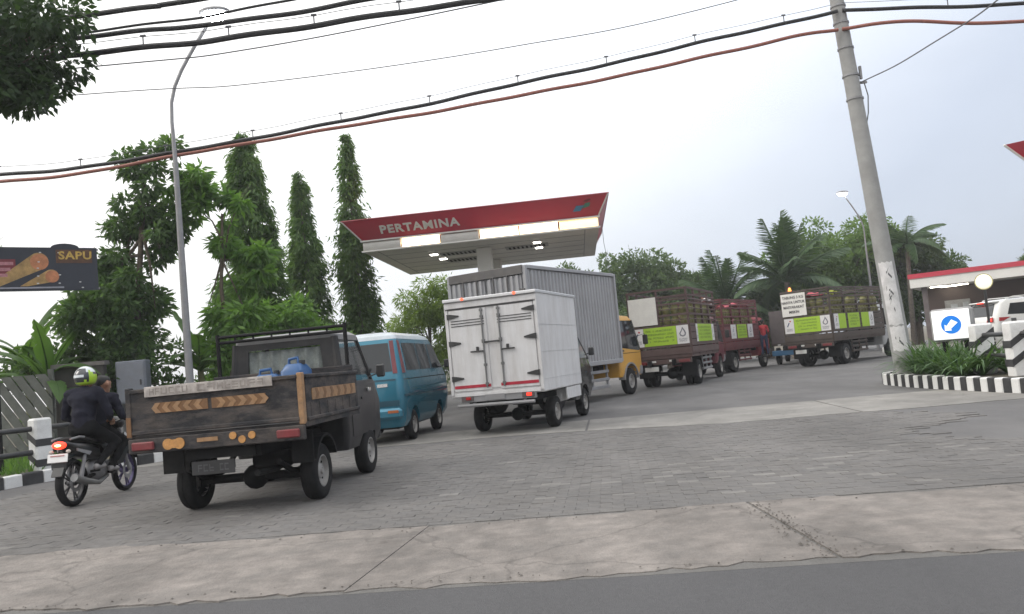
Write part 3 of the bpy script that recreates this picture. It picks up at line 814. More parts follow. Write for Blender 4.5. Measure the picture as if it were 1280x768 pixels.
# ================================================================== VEGETATION
L_mast = leafmat('leaf_mast', (0.040, 0.088, 0.030), (0.135, 0.225, 0.062), .42)
L_mango = leafmat('leaf_dark', (0.034, 0.070, 0.030), (0.115, 0.195, 0.066), .4)
L_lush = leafmat('leaf_lush', (0.050, 0.115, 0.030), (0.16, 0.285, 0.065), .45)
L_bamb = leafmat('leaf_light', (0.075, 0.13, 0.035), (0.22, 0.30, 0.09), .45)
L_far = leafmat('leaf_far', (0.042, 0.080, 0.036), (0.12, 0.175, 0.07), .33)
L_far2 = leafmat('leaf_far_bright', (0.06, 0.115, 0.035), (0.15, 0.23, 0.065), .38)
L_palm = leafmat('leaf_palm', (0.024, 0.06, 0.026), (0.075, 0.125, 0.045), .25)
L_ban = leafmat('leaf_banana', (0.045, 0.10, 0.03), (0.10, 0.18, 0.05), .4)
L_lily = leafmat('leaf_lily', (0.045, 0.10, 0.038), (0.125, 0.21, 0.08), .3)
L_over = leafmat('leaf_overhead', (0.020, 0.042, 0.018), (0.055, 0.10, 0.034), .35)

def unit(a): return a / np.maximum(np.linalg.norm(a, axis=1, keepdims=True), 1e-9)
def leaf_mesh(name, P, D, L, W, mat, bend=0.15):
    N = len(P); L = np.asarray(L).reshape(-1, 1) * np.ones((N, 1)); W = np.asarray(W).reshape(-1, 1) * np.ones((N, 1))
    D = unit(D); S = unit(np.cross(D, rng.normal(size=(N, 3)))); U = np.cross(S, D)
    V = np.empty((N, 4, 3))
    V[:, 0] = P; V[:, 1] = P + D * L * .45 + S * W / 2 - U * L * bend * .3
    V[:, 2] = P + D * L - U * L * bend; V[:, 3] = P + D * L * .45 - S * W / 2 - U * L * bend * .3
    me = bpy.data.meshes.new(name)
    me.vertices.add(N * 4); me.vertices.foreach_set('co', V.ravel())
    me.loops.add(N * 4); me.loops.foreach_set('vertex_index', np.arange(N * 4))
    me.polygons.add(N); me.polygons.foreach_set('loop_start', np.arange(N) * 4)
    me.polygons.foreach_set('loop_total', np.full(N, 4))
    me.materials.append(mat); me.update(calc_edges=True)
    return me
def clumps(C, Rr, n, squash=.8, shell=.55):
    """points in many ellipsoid clumps; returns points and outward directions"""
    C = np.asarray(C, float); Rr = np.asarray(Rr, float); k = len(C)
    idx = rng.choice(k, n, p=Rr ** 2 / np.sum(Rr ** 2))
    d = unit(rng.normal(size=(n, 3)))
    rad = (shell + (1 - shell) * rng.random(n)) ** .8
    rad = rad * (1 + .12 * rng.normal(size=n))
    off = d * (rad * Rr[idx])[:, None]; off[:, 2] *= squash
    return C[idx] + off, d
def crown_tree(name, label, base, trunk, limbs, C, Rr, n, leaf, mat, bark=None, squash=.8, droop=.35, group=None, cat='tree', shell=.5, tr=.12):
    """trunk: list of points; limbs end inside the clumps"""
    t_ = thing(name, label, cat, base, 0, group)
    mb = MB(); k = len(trunk)
    mb.tube(trunk, [tr * (1 - .55 * i / (k - 1)) for i in range(k)], 10)
    top = Vector(trunk[-1])
    for c in limbs:
        c = Vector(c); a0 = Vector(trunk[max(0, k - 2)]).lerp(top, random.random())
        mid = a0.lerp(c, .5) + Vector((random.uniform(-.1, .1), random.uniform(-.1, .1), .12)) * (c - a0).length * .6
        mb.tube([a0, mid, c], [tr * .42, tr * .26, tr * .09], 7)
        for _ in range(3):
            e_ = c + Vector((random.uniform(-1, 1), random.uniform(-1, 1), random.uniform(-.3, .8))) * (c - a0).length * .25
            mb.tube([mid.lerp(c, .6), e_], [tr * .12, tr * .04], 5)
    mb.build('trunk', bark or M['bark'], t_, smooth=True)
    P, D = clumps(C, Rr, n, squash, shell)
    D = D + rng.normal(0, .55, D.shape); D[:, 2] -= droop
    me = leaf_mesh('crown', P, D, leaf[0] * rng.uniform(.7, 1.3, n), leaf[1] * rng.uniform(.7, 1.3, n), mat)
    obj('crown', me, t_)
    return t_
def blob(cx, cy, cz, rx, ry, rz, k, r0, r1):
    """clump centres inside an ellipsoid"""
    d = unit(rng.normal(size=(k, 3))) * (rng.random((k, 1)) ** .45)
    C = d * np.array([rx, ry, rz]) + np.array([cx, cy, cz])
    return C, rng.uniform(r0, r1, k)

# mast trees: narrow columns of hanging leaves
def mast_tree(label, base, h, w, n, top_pow=.75, jag=.16, z0=.4):
    t_ = thing('mast_tree', label, 'tree', base, 0, 'narrow mast trees behind the pickup')
    MB().tube([(0, 0, -.1), (.03, .02, h * .5), (0, 0, h * .97)], [.13, .08, .02], 8).build('trunk', M['barkg'], t_, smooth=True)
    nb = int(h * 15)
    z = z0 + (h - z0) * rng.random(nb) ** .9
    u = (z - z0) / (h - z0)
    rad = w * np.clip((1 - u) ** top_pow * .97 + .04, .03, 1) * np.where(u < .12, .75 + u * 2, 1)
    rad = rad * (1 + jag * rng.normal(size=nb)) * (1 + .12 * np.sin(z * 2.6 + base[0]))
    th = rng.uniform(0, 2 * math.pi, nb)
    C = np.stack([np.cos(th) * rad * .72, np.sin(th) * rad * .72, z], 1)
    per = max(4, n // nb)
    P = np.repeat(C, per, 0) + rng.normal(0, 1, (nb * per, 3)) * np.array([.13, .13, .20]) * (rng.uniform(.6, 1.35, (nb, 1)) * np.clip(.35 + rad[:, None] / w, .4, 1)).repeat(per, 0)
    out = np.repeat(np.stack([np.cos(th), np.sin(th), np.zeros(nb)], 1), per, 0)
    D = out * .55 + rng.normal(0, .35, P.shape); D[:, 2] -= .95
    me = leaf_mesh('crown', P, D, rng.uniform(.10, .30, len(P)), rng.uniform(.035, .075, len(P)), L_mast, .3)
    obj('crown', me, t_)
    # dense dark core so the sky does not shine straight through
    P2, D2 = clumps(np.stack([np.zeros(30), np.zeros(30), np.linspace(z0 + .2, h * .9, 30)], 1), w * .5 * np.clip((1 - np.linspace(0, .93, 30)) ** top_pow + .12, .1, 1), n // 4, 1.0, .3)
    D2[:, 2] -= .8
    obj('inner_leaves', leaf_mesh('inner_leaves', P2, D2, .28, .09, L_mast, .2), t_)
    return t_
mast_tree('broadest mast tree behind the pickup, tallest of the pair beside the street lamp', (-7.7, 24, .1), 8.95, 1.85, 30000, .86)
mast_tree('shorter slim mast tree right beside the broad one', (-6.95, 27.4, .1), 8.35, 1.25, 14000, .92)
mast_tree('lone tall thin mast tree left of the fuel station canopy', (-5.35, 28, .1), 9.75, .80, 13000, .64, .14)

# the mixed tree by the street lamp: a dark crown over the rider and a tall leafy leader
C1, R1 = blob(-.45, 0, 3.1, 1.2, .8, 1.15, 32, .22, .46)
C2, R2 = blob(.15, .2, 5.3, 1.05, .5, 1.1, 20, .14, .34)
C3, R3 = blob(.45, .3, 6.8, .7, .45, .9, 14, .13, .30)
C4, R4 = blob(-.7, .1, 4.3, .7, .5, .5, 10, .2, .34)
crown_tree('broadleaf_tree', 'dark leafy tree with a tall leader behind the motorcycle', (-8.80, 18.7, .14),
           [(-.25, 0, -.1), (-.3, 0, 1.2), (-.05, .05, 2.6), (.1, .1, 4.2), (.3, .2, 6.4)],
           [(-.8, .1, 3.4), (.5, -.1, 3.2), (-.6, 0, 4.3), (.3, .3, 5.3), (-.9, .2, 2.7), (.6, .2, 4.4)],
           np.vstack([C1, C2, C3, C4]), np.concatenate([R1, R2, R3, R4]), 15000, (.18, .075), L_mango, tr=.11, droop=.7)
# lush young tree with big palmate leaves leaning round the lamp post
C1, R1 = blob(-.15, 0, 5.9, 1.2, .6, .75, 18, .13, .28); C2, R2 = blob(.5, .1, 4.2, .7, .5, .8, 12, .15, .32); C3, R3 = blob(.1, 0, 2.6, 1.0, .6, .9, 13, .18, .34)
crown_tree('broadleaf_tree', 'loose bright green tree leaning round the street lamp post', (-6.9, 19.2, .14),
           [(0, 0, -.1), (.05, 0, 1.8), (-.05, 0, 3.6), (.1, 0, 5.4)], [(-.5, 0, 5.6), (.6, .1, 5.9), (.6, .2, 4.3), (-.5, .1, 3), (.6, 0, 2.7)],
           np.vstack([C1, C2, C3]), np.concatenate([R1, R2, R3]), 5200, (.25, .08), L_lush, tr=.07, droop=.9)
C1, R1 = blob(0, 0, 2.0, 1.3, .9, 1.5, 40, .3, .55)
crown_tree('broadleaf_tree', 'low leafy shrub tree at the foot of the broad mast tree', (-6.3, 22.4, .14),
           [(0, 0, -.1), (.05, 0, 1.0), (0, 0, 2.2)], [(-.6, 0, 2.4), (.6, .1, 2.4), (0, .2, 3)], C1, R1, 9000, (.2, .08), L_lush, tr=.07, droop=.6)
C1, R1 = blob(0, 0, 1.5, 2.3, .8, 1.25, 50, .3, .5)
crown_tree('hedge_shrub', 'dense dark shrubbery behind the fence and the rider', (-9.9, 18.9, .14), [(0, 0, -.1), (.05, 0, .7), (0, 0, 1.4)], [(-1.4, 0, 1.6), (1.4, .1, 1.5), (.3, .2, 2)],
           C1, R1, 11000, (.17, .075), L_mango, tr=.06, droop=.5, cat='shrub')
C1, R1 = blob(0, 0, 1.2, 1.5, .7, .95, 36, .25, .45)
crown_tree('hedge_shrub', 'green shrub between the lamp post and the pickup bed', (-6.6, 20.6, .14), [(0, 0, -.1), (.05, 0, .6), (0, 0, 1.2)], [(-.8, 0, 1.4), (.8, .1, 1.3)],
           C1, R1, 8000, (.17, .07), L_lush, tr=.05, droop=.5, cat='shrub')
# overhanging tree in the upper left corner
C1, R1 = blob(0, .2, 7.1, 2.55, 1.2, 1.1, 44, .3, .55); C2, R2 = blob(-1.6, 0, 6.0, 1.1, .8, .8, 14, .28, .45)
C3, R3 = blob(1.5, 0, 6.35, .75, .6, .62, 14, .2, .36)
ov = crown_tree('overhanging_tree', 'dark tree reaching into the upper left corner of the sky', (-8.9, 12.3, .14),
           [(-1.5, 0, -.1), (-1.45, 0, 2.5), (-1.3, 0, 4.4), (-.8, .1, 6.0)], [(.8, .2, 7.0), (1.5, .1, 6.6), (-1.8, .2, 6.8), (.2, .3, 7.6), (-1, -.3, 7.2), (1.9, 0, 7.1)],
           np.vstack([C1, C2, C3]), np.concatenate([R1, R2, R3]), 15000, (.15, .075), L_over, tr=.19, droop=.5)
C1, R1 = blob(0, 0, 4.9, 1.0, .6, .6, 16, .22, .36)
crown_tree('feathery_tree', 'fine leaved tree top above the dark banner at the left edge', (-13.0, 19.5, .14), [(0, 0, -.1), (0, 0, 2), (.1, 0, 3.6), (.1, 0, 4.9)], [(-.6, 0, 4.8), (.7, 0, 4.7), (.3, .1, 5.3)],
           C1, R1, 3500, (.13, .03), L_lush, tr=.08, droop=.7)
# light bamboo-like foliage behind the blue van
C1, R1 = blob(0, 0, 3.4, 1.9, 1.2, 1.9, 50, .3, .6)
t_ = crown_tree('bamboo_clump', 'pale green feathery clump between the mast tree and the box trucks', (-3.7, 34.5, .1), [(0, 0, -.1), (0, 0, 1.5), (.1, 0, 3)], [(-1, 0, 3.6), (1, 0, 3.6), (.2, .3, 4.5), (-.4, -.2, 4.4)],
           C1, R1, 11000, (.24, .05), L_bamb, tr=.1, droop=.8)

# far trees behind the trucks
def far_tree(name, label, base, parts_, n, leaf, mat, tr=.25, group='trees behind the stake trucks'):
    Cs, Rs = [], []
    for p in parts_:
        c_, r_ = blob(*p); Cs.append(c_); Rs.append(r_)
    C_ = np.vstack(Cs); R_ = np.concatenate(Rs); zt = C_[:, 2].max() * .6
    lim = [tuple(C_[i]) for i in rng.choice(len(C_), 7, replace=False)]
    return crown_tree(name, label, base, [(0, 0, -.1), (.1, 0, zt * .5), (0, .1, zt)], lim, C_, R_, n, leaf, mat, tr=tr, group=group)
far_tree('broadleaf_tree', 'rounded green tree behind the grey box truck and right of the canopy', (8.6, 55, 0), [(.1, 0, 5.4, 3.7, 2.4, 2.8, 84, .55, 1.0), (2.4, 0, 4.4, 2.0, 1.5, 1.6, 24, .4, .8)], 21000, (.30, .13), L_far)
far_tree('broadleaf_tree', 'dark tree top just showing below the right end of the canopy', (3.4, 52, 0), [(0, 0, 5.3, 1.4, 1.2, 1.9, 26, .4, .8)], 5000, (.28, .12), L_far)
far_tree('broadleaf_tree', 'big dense tree behind the stake truck with the white board', (21.2, 50, 0), [(.2, 0, 5.6, 4.4, 2.6, 2.9, 110, .55, 1.05), (-2.6, 0, 4.6, 2.4, 1.8, 2.6, 40, .5, .9)], 26000, (.30, .13), L_far2)
far_tree('broadleaf_tree', 'dark tree behind the utility pole, left of the shop roof', (24.6, 49, 0), [(-.3, 0, 4.3, 3.2, 2.0, 2.4, 74, .45, .9), (2.2, 0, 4.5, 1.2, 1.0, .9, 14, .25, .5)], 18000, (.27, .11), L_far)
far_tree('broadleaf_tree', 'small loose tree left of the far bushy palm', (12.6, 53, 0), [(-.5, 0, 4.7, 1.5, 1.2, 1.1, 20, .3, .6)], 4500, (.27, .11), L_far)
far_tree('broadleaf_tree', 'low dark tree filling the gap under the coconut palm', (16.4, 52, 0), [(0, 0, 2.8, 3.4, 1.6, 2.3, 50, .5, .9)], 11000, (.3, .13), L_far)
far_tree('broadleaf_tree', 'low green tree behind the nearest maroon stake truck', (9.5, 50, 0), [(0, 0, 2.2, 3.5, 1.4, 1.8, 46, .5, .9)], 9000, (.3, .13), L_far)
far_tree('broadleaf_tree', 'thin treetop peeping over the shop roof at the right edge', (31.5, 47, 0), [(0, 0, 4.6, 1.6, 1.2, .9, 16, .3, .5)], 3000, (.24, .1), L_far)
far_tree('broadleaf_tree', 'tree mass behind the canopy column and the bamboo', (-1.5, 50, 0), [(0, 0, 2.0, 5.0, 1.6, 1.9, 50, .5, .9)], 9000, (.3, .13), L_far)

# ------------------------------------------------------------------ palms: every frond a part
def frond_mesh(name, L, droop, n=46, leaf=.55, wid=.035, mat=None, lift=.35):
    """rachis along +x rising then drooping, leaflets on both sides"""
    pts = []
    for i in range(13):
        u = i / 12
        pts.append((L * u * (1 - .12 * droop * u), 0, L * (lift * u - droop * u * u)))
    mb = MB().tube(pts, [.03 * (1 - .8 * i / 12) for i in range(13)], 5)
    P = np.array(pts); V = []; F = []
    for i in range(n):
        u = .12 + .88 * i / (n - 1); k = min(int(u * 12), 11); f = u * 12 - k
        p = P[k] * (1 - f) + P[k + 1] * f; t = unit((P[k + 1] - P[k])[None])[0]
        ll = leaf * math.sin(math.pi * (.12 + .82 * u)) ** .7
        for sd_ in (-1, 1):
            d = t * .75 + np.array([0, sd_ * 1.0, 0]) + np.array([0, 0, -.28 - .3 * rng.random()]); d /= np.linalg.norm(d)
            s_ = np.cross(d, [0, 0, 1.0]); s_ /= np.linalg.norm(s_)
            l2 = ll * rng.uniform(.85, 1.1)
            a_ = p; m_ = p + d * l2 * .5 + np.array([0, 0, -.02]); e_ = p + d * l2 + np.array([0, 0, -.18 * l2])
            o_ = len(V)
            V += [tuple(a_ - s_ * wid * .4), tuple(a_ + s_ * wid * .4), tuple(m_ + s_ * wid * .5), tuple(e_), tuple(m_ - s_ * wid * .5)]
            F += [(o_, o_ + 1, o_ + 2, o_ + 4), (o_ + 4, o_ + 2, o_ + 3)]
    mb.add(V, F)
    return mb.mesh(name, mat, fixn=False)
FR = [frond_mesh('frond', 1.0, d, 44, .30, .026, L_palm, lf) for d, lf in ((.10, .55), (.35, .55), (.6, .5), (.85, .45))]
def palm(label, base, h, L, n, lean_=(0, 0), upright=.5, tr=.14, hang=0.0, yaw0=0.0, bend=None):
    t_ = thing('palm_tree', label, 'palm tree', base, 0, 'palms behind the stake trucks')
    MB().tube([(0, 0, -.1), (lean_[0] * .4, lean_[1] * .4, h * .5), (lean_[0], lean_[1], h)], [tr * 1.3, tr, tr * .9], 10).build('trunk', M['barkg'], t_, smooth=True)
    for i in range(n):
        a_ = yaw0 + i * 2.399; k = i / n
        me = FR[min(3, int(k * 4 * (1 - upright * .35) + hang))]
        pit = -(upright * 1.15) * (1 - k) + .25 * k
        f = inst('frond', me, t_, (lean_[0], lean_[1], h), (random.uniform(-.2, .2), pit, a_))
        s_ = L * random.uniform(.85, 1.12); f.scale = (s_, s_, s_)
    return t_
palm('coconut palm with spreading fronds above the white board truck', (15.9, 46, 0), 4.4, 3.5, 20, (.0, 0), .98, .16)
palm('bushy pale palm behind the middle stake truck', (13.4, 50, 0), 3.5, 3.1, 20, (0, 0), .9, .16)
palm('dark palm arching over beside the utility pole', (23.0, 46.5, 0), 5.9, 2.4, 14, (.3, 0), .6, .13, 1.6, .9)

# ------------------------------------------------------------------ bananas: every leaf a part
def banana_leaf(L, W, arch, seed):
    rg = random.Random(seed); n = 16; V = []; F = []; V2 = []
    for i in range(n + 1):
        u = i / n
        x = L * (u - .18 * arch * u * u); z = L * (.55 * u - arch * u * u * .9)
        w = W * (math.sin(math.pi * min(1, .06 + u * .97)) ** .55) * .5
        if u < .12: w *= u / .12
        tear = lambda: w * (1 - (rg.random() < .3) * rg.uniform(.1, .6))
        V += [(x, -tear(), z - .10 * w / W * L * .3), (x, -w * .5, z + .03 * L * .3), (x, 0, z - .01), (x, w * .5, z + .03 * L * .3), (x, tear(), z - .10 * w / W * L * .3)]
    for i in range(n):
        for j in range(4):
            F.append((i * 5 + j, (i + 1) * 5 + j, (i + 1) * 5 + j + 1, i * 5 + j + 1))
    mb = MB().add(V, F)
    mb.tube([(V[i * 5 + 2][0], 0, V[i * 5 + 2][2]) for i in range(0, n + 1, 2)], [.022 * (1 - .1 * k) for k in range(n // 2 + 1)], 5)
    return mb.mesh('leaf', L_ban, 60, fixn=False)
BL = [banana_leaf(1.6, .40, a_, i) for i, a_ in enumerate((.3, .55, .75, .95))]
def banana(label, base, h, n, s0=1.0, yaw=0.0):
    t_ = thing('banana_plant', label, 'banana plant', base, 0, 'banana plants along the left side')
    MB().tube([(0, 0, -.1), (.02, 0, h * .6), (0, 0, h)], [.11, .09, .05], 9).build('stem', pm('banana_stem', (.16, .17, .07), .7, var=.3), t_, smooth=True)
    for i in range(n):
        f = inst('leaf', BL[(i * 2 + i // 3) % 4], t_, (0, 0, h - .04 * i), (random.uniform(-.3, .3), -.75 * (1 - i / n) + .1, yaw + i * 2.399 + random.uniform(-.2, .2)))
        s_ = s0 * random.uniform(.8, 1.1); f.scale = (s_, s_, s_)
banana('banana plant under the dark banner at the left edge', (-10.35, 17.7, .14), 1.9, 14, 1.0, .3)
banana('banana plant further back left of the dark leafy tree', (-11.6, 19.0, .14), 2.3, 9, 1.1, 1.3)
banana('banana plant spreading behind the street lamp post', (-7.75, 19.6, .14), 2.0, 11, 1.05, 2.6)

# ------------------------------------------------------------------ lilies on the island
def lily(base, n, L, seed):
    rg = np.random.default_rng(seed)
    t_ = thing('strap_leaf_plant', 'clump of dark green strap leaves behind the island kerb', 'plant', base, 0, 'strap leaved plants on the island')
    V = []; F = []
    for i in range(n):
        a_ = rg.uniform(0, 6.283); l = L * rg.uniform(.6, 1.1); sp = rg.uniform(.35, .95); w = rg.uniform(.014, .024)
        d = np.array([math.cos(a_), math.sin(a_), 0]); s_ = np.array([-d[1], d[0], 0]); o_ = len(V)
        for k in range(6):
            u = k / 5
            p = d * l * sp * (u ** 1.3) * 1.25 + np.array([0, 0, l * (u * (1.15 - .5 * sp) - .62 * sp * u ** 2.6)]) + d * .03
            ww = w * (1 - u ** 2.5) + .003
            V += [tuple(p - s_ * ww), tuple(p + s_ * ww)]
        F += [(o_ + 2 * k, o_ + 2 * k + 2, o_ + 2 * k + 3, o_ + 2 * k + 1) for k in range(5)]
    MB().add(V, F).build('leaves', L_lily, t_, smooth=60, fixn=False)
k = 0
for y in np.arange(13.5, 18.6, .42):
    for x in (8.62, 9.0, 9.4):
        if y < 15.5 or (y > 17.5 and x < 8.8) or math.hypot(x - 8.62, y - 18) < .3: continue
        lily((x + random.uniform(-.1, .1), y + random.uniform(-.12, .12), .18), 60, random.uniform(.9, 1.15) * (0.62 if y < 15.3 else 1.0), k); k += 1
# low weeds along the left bed
P = np.stack([rng.uniform(-12.5, -8.6, 2600), rng.uniform(13.2, 17.6, 2600), np.full(2600, .14)], 1)
P = P[(P[:, 0] < -8.75 - .0 + (P[:, 1] - 14) * .55)]
D = rng.normal(0, .5, P.shape); D[:, 2] = 1
o = obj('grass', leaf_mesh('grass', P, D, rng.uniform(.1, .3, len(P)), .03, L_lush, .3)); tag(o, 'rough grass and weeds behind the left kerb', 'grass', kind='stuff')

# ================================================================== STRUCTURES
# fuel station canopy: local x along its front, y to the back
CP = thing('station_canopy', 'red fuel station canopy with a lit light strip and white lettering', 'canopy', (-0.82, 25.45, 0), 4.5)
M['redfascia'] = pm('red_fascia', (0.48, 0.036, 0.065), 0.4, var=0.06, scale=1.0, dirt=0.35, dirtcol=(0.28, 0.09, 0.09), stretch=(1.5, 1.5, .2))
M['offwhite'] = pm('off_white_panel', (0.66, 0.65, 0.62), 0.5, var=0.05, scale=1)
M['soffit'] = pm('soffit_panel', (0.68, 0.67, 0.62), 0.55, var=0.05, scale=1.2, dirt=0.15)
M['stripgrey'] = pm('strip_unlit', (0.55, 0.53, 0.50), 0.35, var=0.06)
Z0, Z1, Z2 = 5.3, 5.62, 6.22
HW, DP = 3.82, 7.2
mb = MB()
b_ = [(-HW - .02, -.10), (HW + .02, -.10), (HW + .02, DP + .10), (-HW - .02, DP + .10)]
t2 = [(-HW - .46, -.72), (HW + .36, -.72), (HW + .36, DP + .4), (-HW - .46, DP + .4)]
vs = [(*p, Z1 + .04) for p in b_] + [(*p, Z2) for p in t2]
mb.add(vs, [(0, 1, 5, 4), (1, 2, 6, 5), (2, 3, 7, 6), (3, 0, 4, 7), (4, 5, 6, 7), (0, 3, 2, 1)])
mb.build('fascia', M['redfascia'], CP)
for p, p2 in zip(b_, t2): MB().tube([(*p, Z1 + .05), (*p2, Z2 + .0)], .028, 6).build('corner_trim', M['offwhite'], CP)
mb = MB()
for a, b in zip(t2, t2[1:] + t2[:1]): mb.tube([(*a, Z2), (*b, Z2)], .02, 5)
mb.build('top_edge', pm('fascia_edge', (0.3, 0.05, 0.06), .5), CP)
MB().box((0, -.05, Z1 + .01), (2 * HW + .1, .14, .045)).build('upper_lip', M['offwhite'], CP)
MB().box((0, DP / 2, Z0 + .02), (2 * HW, DP, .06)).build('soffit', M['soffit'], CP)
MB().box((0, -.03, Z0 + .0), (2 * HW + .08, .10, .05)).build('lower_lip', M['offwhite'], CP)
MB().box((-HW + .02, DP / 2, (Z0 + Z1) / 2 + .02), (.04, DP, .3)).box((HW - .02, DP / 2, (Z0 + Z1) / 2 + .02), (.04, DP, .3)).box((0, DP, (Z0 + Z1) / 2 + .02), (2 * HW, .04, .3)).build('side_band', M['offwhite'], CP)
LIT = em('light_strip_lit', (1.0, 0.76, 0.46), 4.0)
LIT2 = em('light_strip_yellow', (1.0, 0.72, 0.30), 1.5)
pw = 2 * HW / 6
for i in range(6):
    x = -HW + pw * (i + .5)
    mt = {1: LIT, 3: LIT, 4: LIT, 5: LIT2}.get(i, M['stripgrey'])
    prof = [(.04, Z0 + .03), (-.045, Z0 + .04), (-.10, Z0 + .16), (-.045, Z1 - .03), (.04, Z1 - .02)]
    o = MB().prism(prof, 'X', x - pw / 2 + .025, x + pw / 2 - .025).build('light_panel', mt, CP, smooth=50)
# soffit border, recessed louvres and downlights
mb = MB()
for a in (-HW + .45, HW - .45): mb.box((a, DP / 2, Z0 - .018), (.02, DP - .3, .012))
for k in range(1, 6): mb.box((0, DP * k / 6, Z0 - .014), (2 * HW - .9, .015, .008))
mb.build('soffit_joint', M['greysteel'], CP)
for (x0, y0) in ((-.95, 2.3), (-1.0, 4.1), (1.35, 2.5)):
    fr = MB().box((x0, y0, Z0 - .02), (1.5, .75, .02)).build('louvre', pm('louvre_grey', (.3, .3, .28), .6), CP)
    mb = MB()
    for k in range(9): mb.box((x0 - .6 + k * .15, y0, Z0 - .034), (.07, .5, .012))
    mb.build('slot', M['darkmetal'], fr)
DLT = em('downlight_lit', (1.0, 0.96, 0.86), 14)
for x, y in ((-1.85, 1.9), (-1.75, 3.2), (1.75, 1.6), (1.75, 2.9)):
    d = MB().box((x, y, Z0 - .03), (.36, .36, .035)).build('downlight', M['offwhite'], CP)
    MB().box((x, y, Z0 - .055), (.24, .24, .02)).build('lamp_lens', DLT, d)
for y in (1.9, 5.3):
    MB().box((-.1, y, Z0 / 2 - .01), (.5, .5, Z0), ch=.03).build('column', M['offwhite'], CP)
nrmf = math.hypot(.62, .56); fa_ = math.degrees(math.atan2(.62, .56))
def on_fascia(x, s_): # s_ 0 bottom .. 1 top of the red face
    y = -.10 - .62 * s_; z = Z1 + .04 + .56 * s_
    return Matrix.Translation((x, y - .012 * .56 / nrmf, z - .012 * .62 / nrmf)) @ Matrix.Rotation(R(90 + fa_), 4, 'X')
text('lettering', 'PERTAMINA', .44, M['offwhite'], CP, on_fascia(-1.86, .42), .01, .012, 1.12, 1.0)
LB = pm('logo_blue', (.05, .22, .36), .4); LG = pm('logo_green', (.06, .20, .14), .4); LR = pm('logo_red', (.22, .02, .03), .4)
mf = on_fascia(3.3, .5)
for nm, poly, mt in (('logo_blue', [(-.26, -.16), (-.02, -.16), (.10, .05), (-.14, .05)], LB), ('logo_green', [(.02, -.06), (.10, -.06), (.27, .0), (.30, .14), (.14, .12)], LG),
                     ('logo_red', [(.08, .20), (.20, .18), (.33, .24), (.30, .28), (.18, .26)], LR)):
    mb = MB().prism(poly, 'Z', 0, .012); me = mb.mesh(nm, mt); me.transform(mf); obj(nm, me, CP)
MB().tube([(HW + .1, .1, Z0 + .1), (HW + .1, .1, Z0 - .5), (HW + .25, .1, 3.4)], .008, 5).build('hanging_wire', M['cablethin'], CP)

# second canopy, its corner at the right edge
C2_ = thing('station_canopy', 'second red and white canopy whose corner shows at the right edge', 'canopy', (14.0, 21.9, 0), 44)
mb = MB(); W2, D2 = 9.0, 7.0
bb = [(.75, .7), (W2, .7), (W2, D2), (.75, D2)]; tt = [(0, 0), (W2 + .6, 0), (W2 + .6, D2 + .7), (0, D2 + .7)]
mb.add([(*p, 5.05) for p in bb] + [(*p, 6.0) for p in tt], [(0, 1, 5, 4), (2, 3, 7, 6), (1, 2, 6, 5), (4, 5, 6, 7), (0, 3, 2, 1)])
mb.build('fascia', M['redfascia'], C2_)
mb = MB(); mb.add([(.745, .7, 5.05), (.745, D2, 5.05), (-.005, D2 + .7, 6.0), (-.005, 0, 6.0)], [(0, 1, 2, 3)]); mb.build('side_fascia', M['offwhite'], C2_)
MB().tube([(.75, .7, 5.05), (0, 0, 6.0)], .035, 6).build('corner_trim', M['offwhite'], C2_)
MB().box((W2 / 2 + .4, D2 / 2 + .4, 4.9), (W2 - .8, D2 - .7, .28)).build('soffit', M['offwhite'], C2_)
for x in (5.5,):
    MB().box((x, D2 / 2, 2.5), (.5, .5, 4.7), ch=.03).build('column', M['offwhite'], C2_)

# shop at the right
SH = thing('shop_building', 'low brown shop with a red and white roof edge at the right', 'building', (19.25, 38.17, .2), 32)
M['brownwall'] = pm('brown_wall', (0.085, 0.062, 0.058), 0.8, var=0.12, scale=1.5, bump=0.1)
MB().box((7.4, 5.6, 1.35), (14.2, 6.4, 2.9)).build('wall', M['brownwall'], SH)
rf = MB().box((7.3, 4.0, 3.03), (15.0, 8.2, .44)).build('roof', M['offwhite'], SH)
MB().box((7.3, 4.0, 3.36), (15.1, 8.3, .22)).build('roof_edge', M['redfascia'], rf)
for x in (.35, 5.0, 9.6, 14.2): MB().box((x, .35, 1.31), (.22, .22, 2.98)).build('column', pm('shop_column', (.12, .10, .10), .7), SH)
def shop_window(x, z, w, h, mat):
    f = MB().box((x, 2.37, z), (w, .05, h)).build('window', pm('window_frame_grey', (.22, .23, .24), .5), SH)
    nP = max(1, round(w / .9))
    for k in range(nP):
        ww = (w - .1) / nP
        MB().box((x - w / 2 + .05 + ww * (k + .5), 2.335, z), (ww - .06, .03, h - .12)).build('pane', mat, f)
shop_window(5.6, 1.7, 2.0, 1.5, M['glass']); shop_window(8.6, 1.7, 1.8, 1.5, M['glass']); shop_window(11.6, 1.5, 2.2, 1.9, M['glass'])
d = MB().box((1.55, 2.37, 1.05), (1.1, .06, 2.1)).build('door', pm('shop_door', (.30, .30, .30), .4, dirt=.4), SH)
MB().box((1.4, 2.33, 1.3), (.3, .03, 1.2)).box((1.9, 2.33, 1.2), (.25, .03, 1.5)).build('pane', pm('pane_pale', (.45, .47, .5), .15, var=.3, scale=4), d)
MB().box((2.0, 2.3, 1.0), (.03, .06, .3)).build('handle', M['chrome'], d)
FL_ = em('shop_lamp_lit', (1.0, .96, .80), 9)
for x, y in ((.9, 1.1), (1.8, 1.5), (1.3, 2.0)):
    MB().box((x, y, 2.79), (.7, .16, .05)).build('ceiling_lamp', FL_, SH)

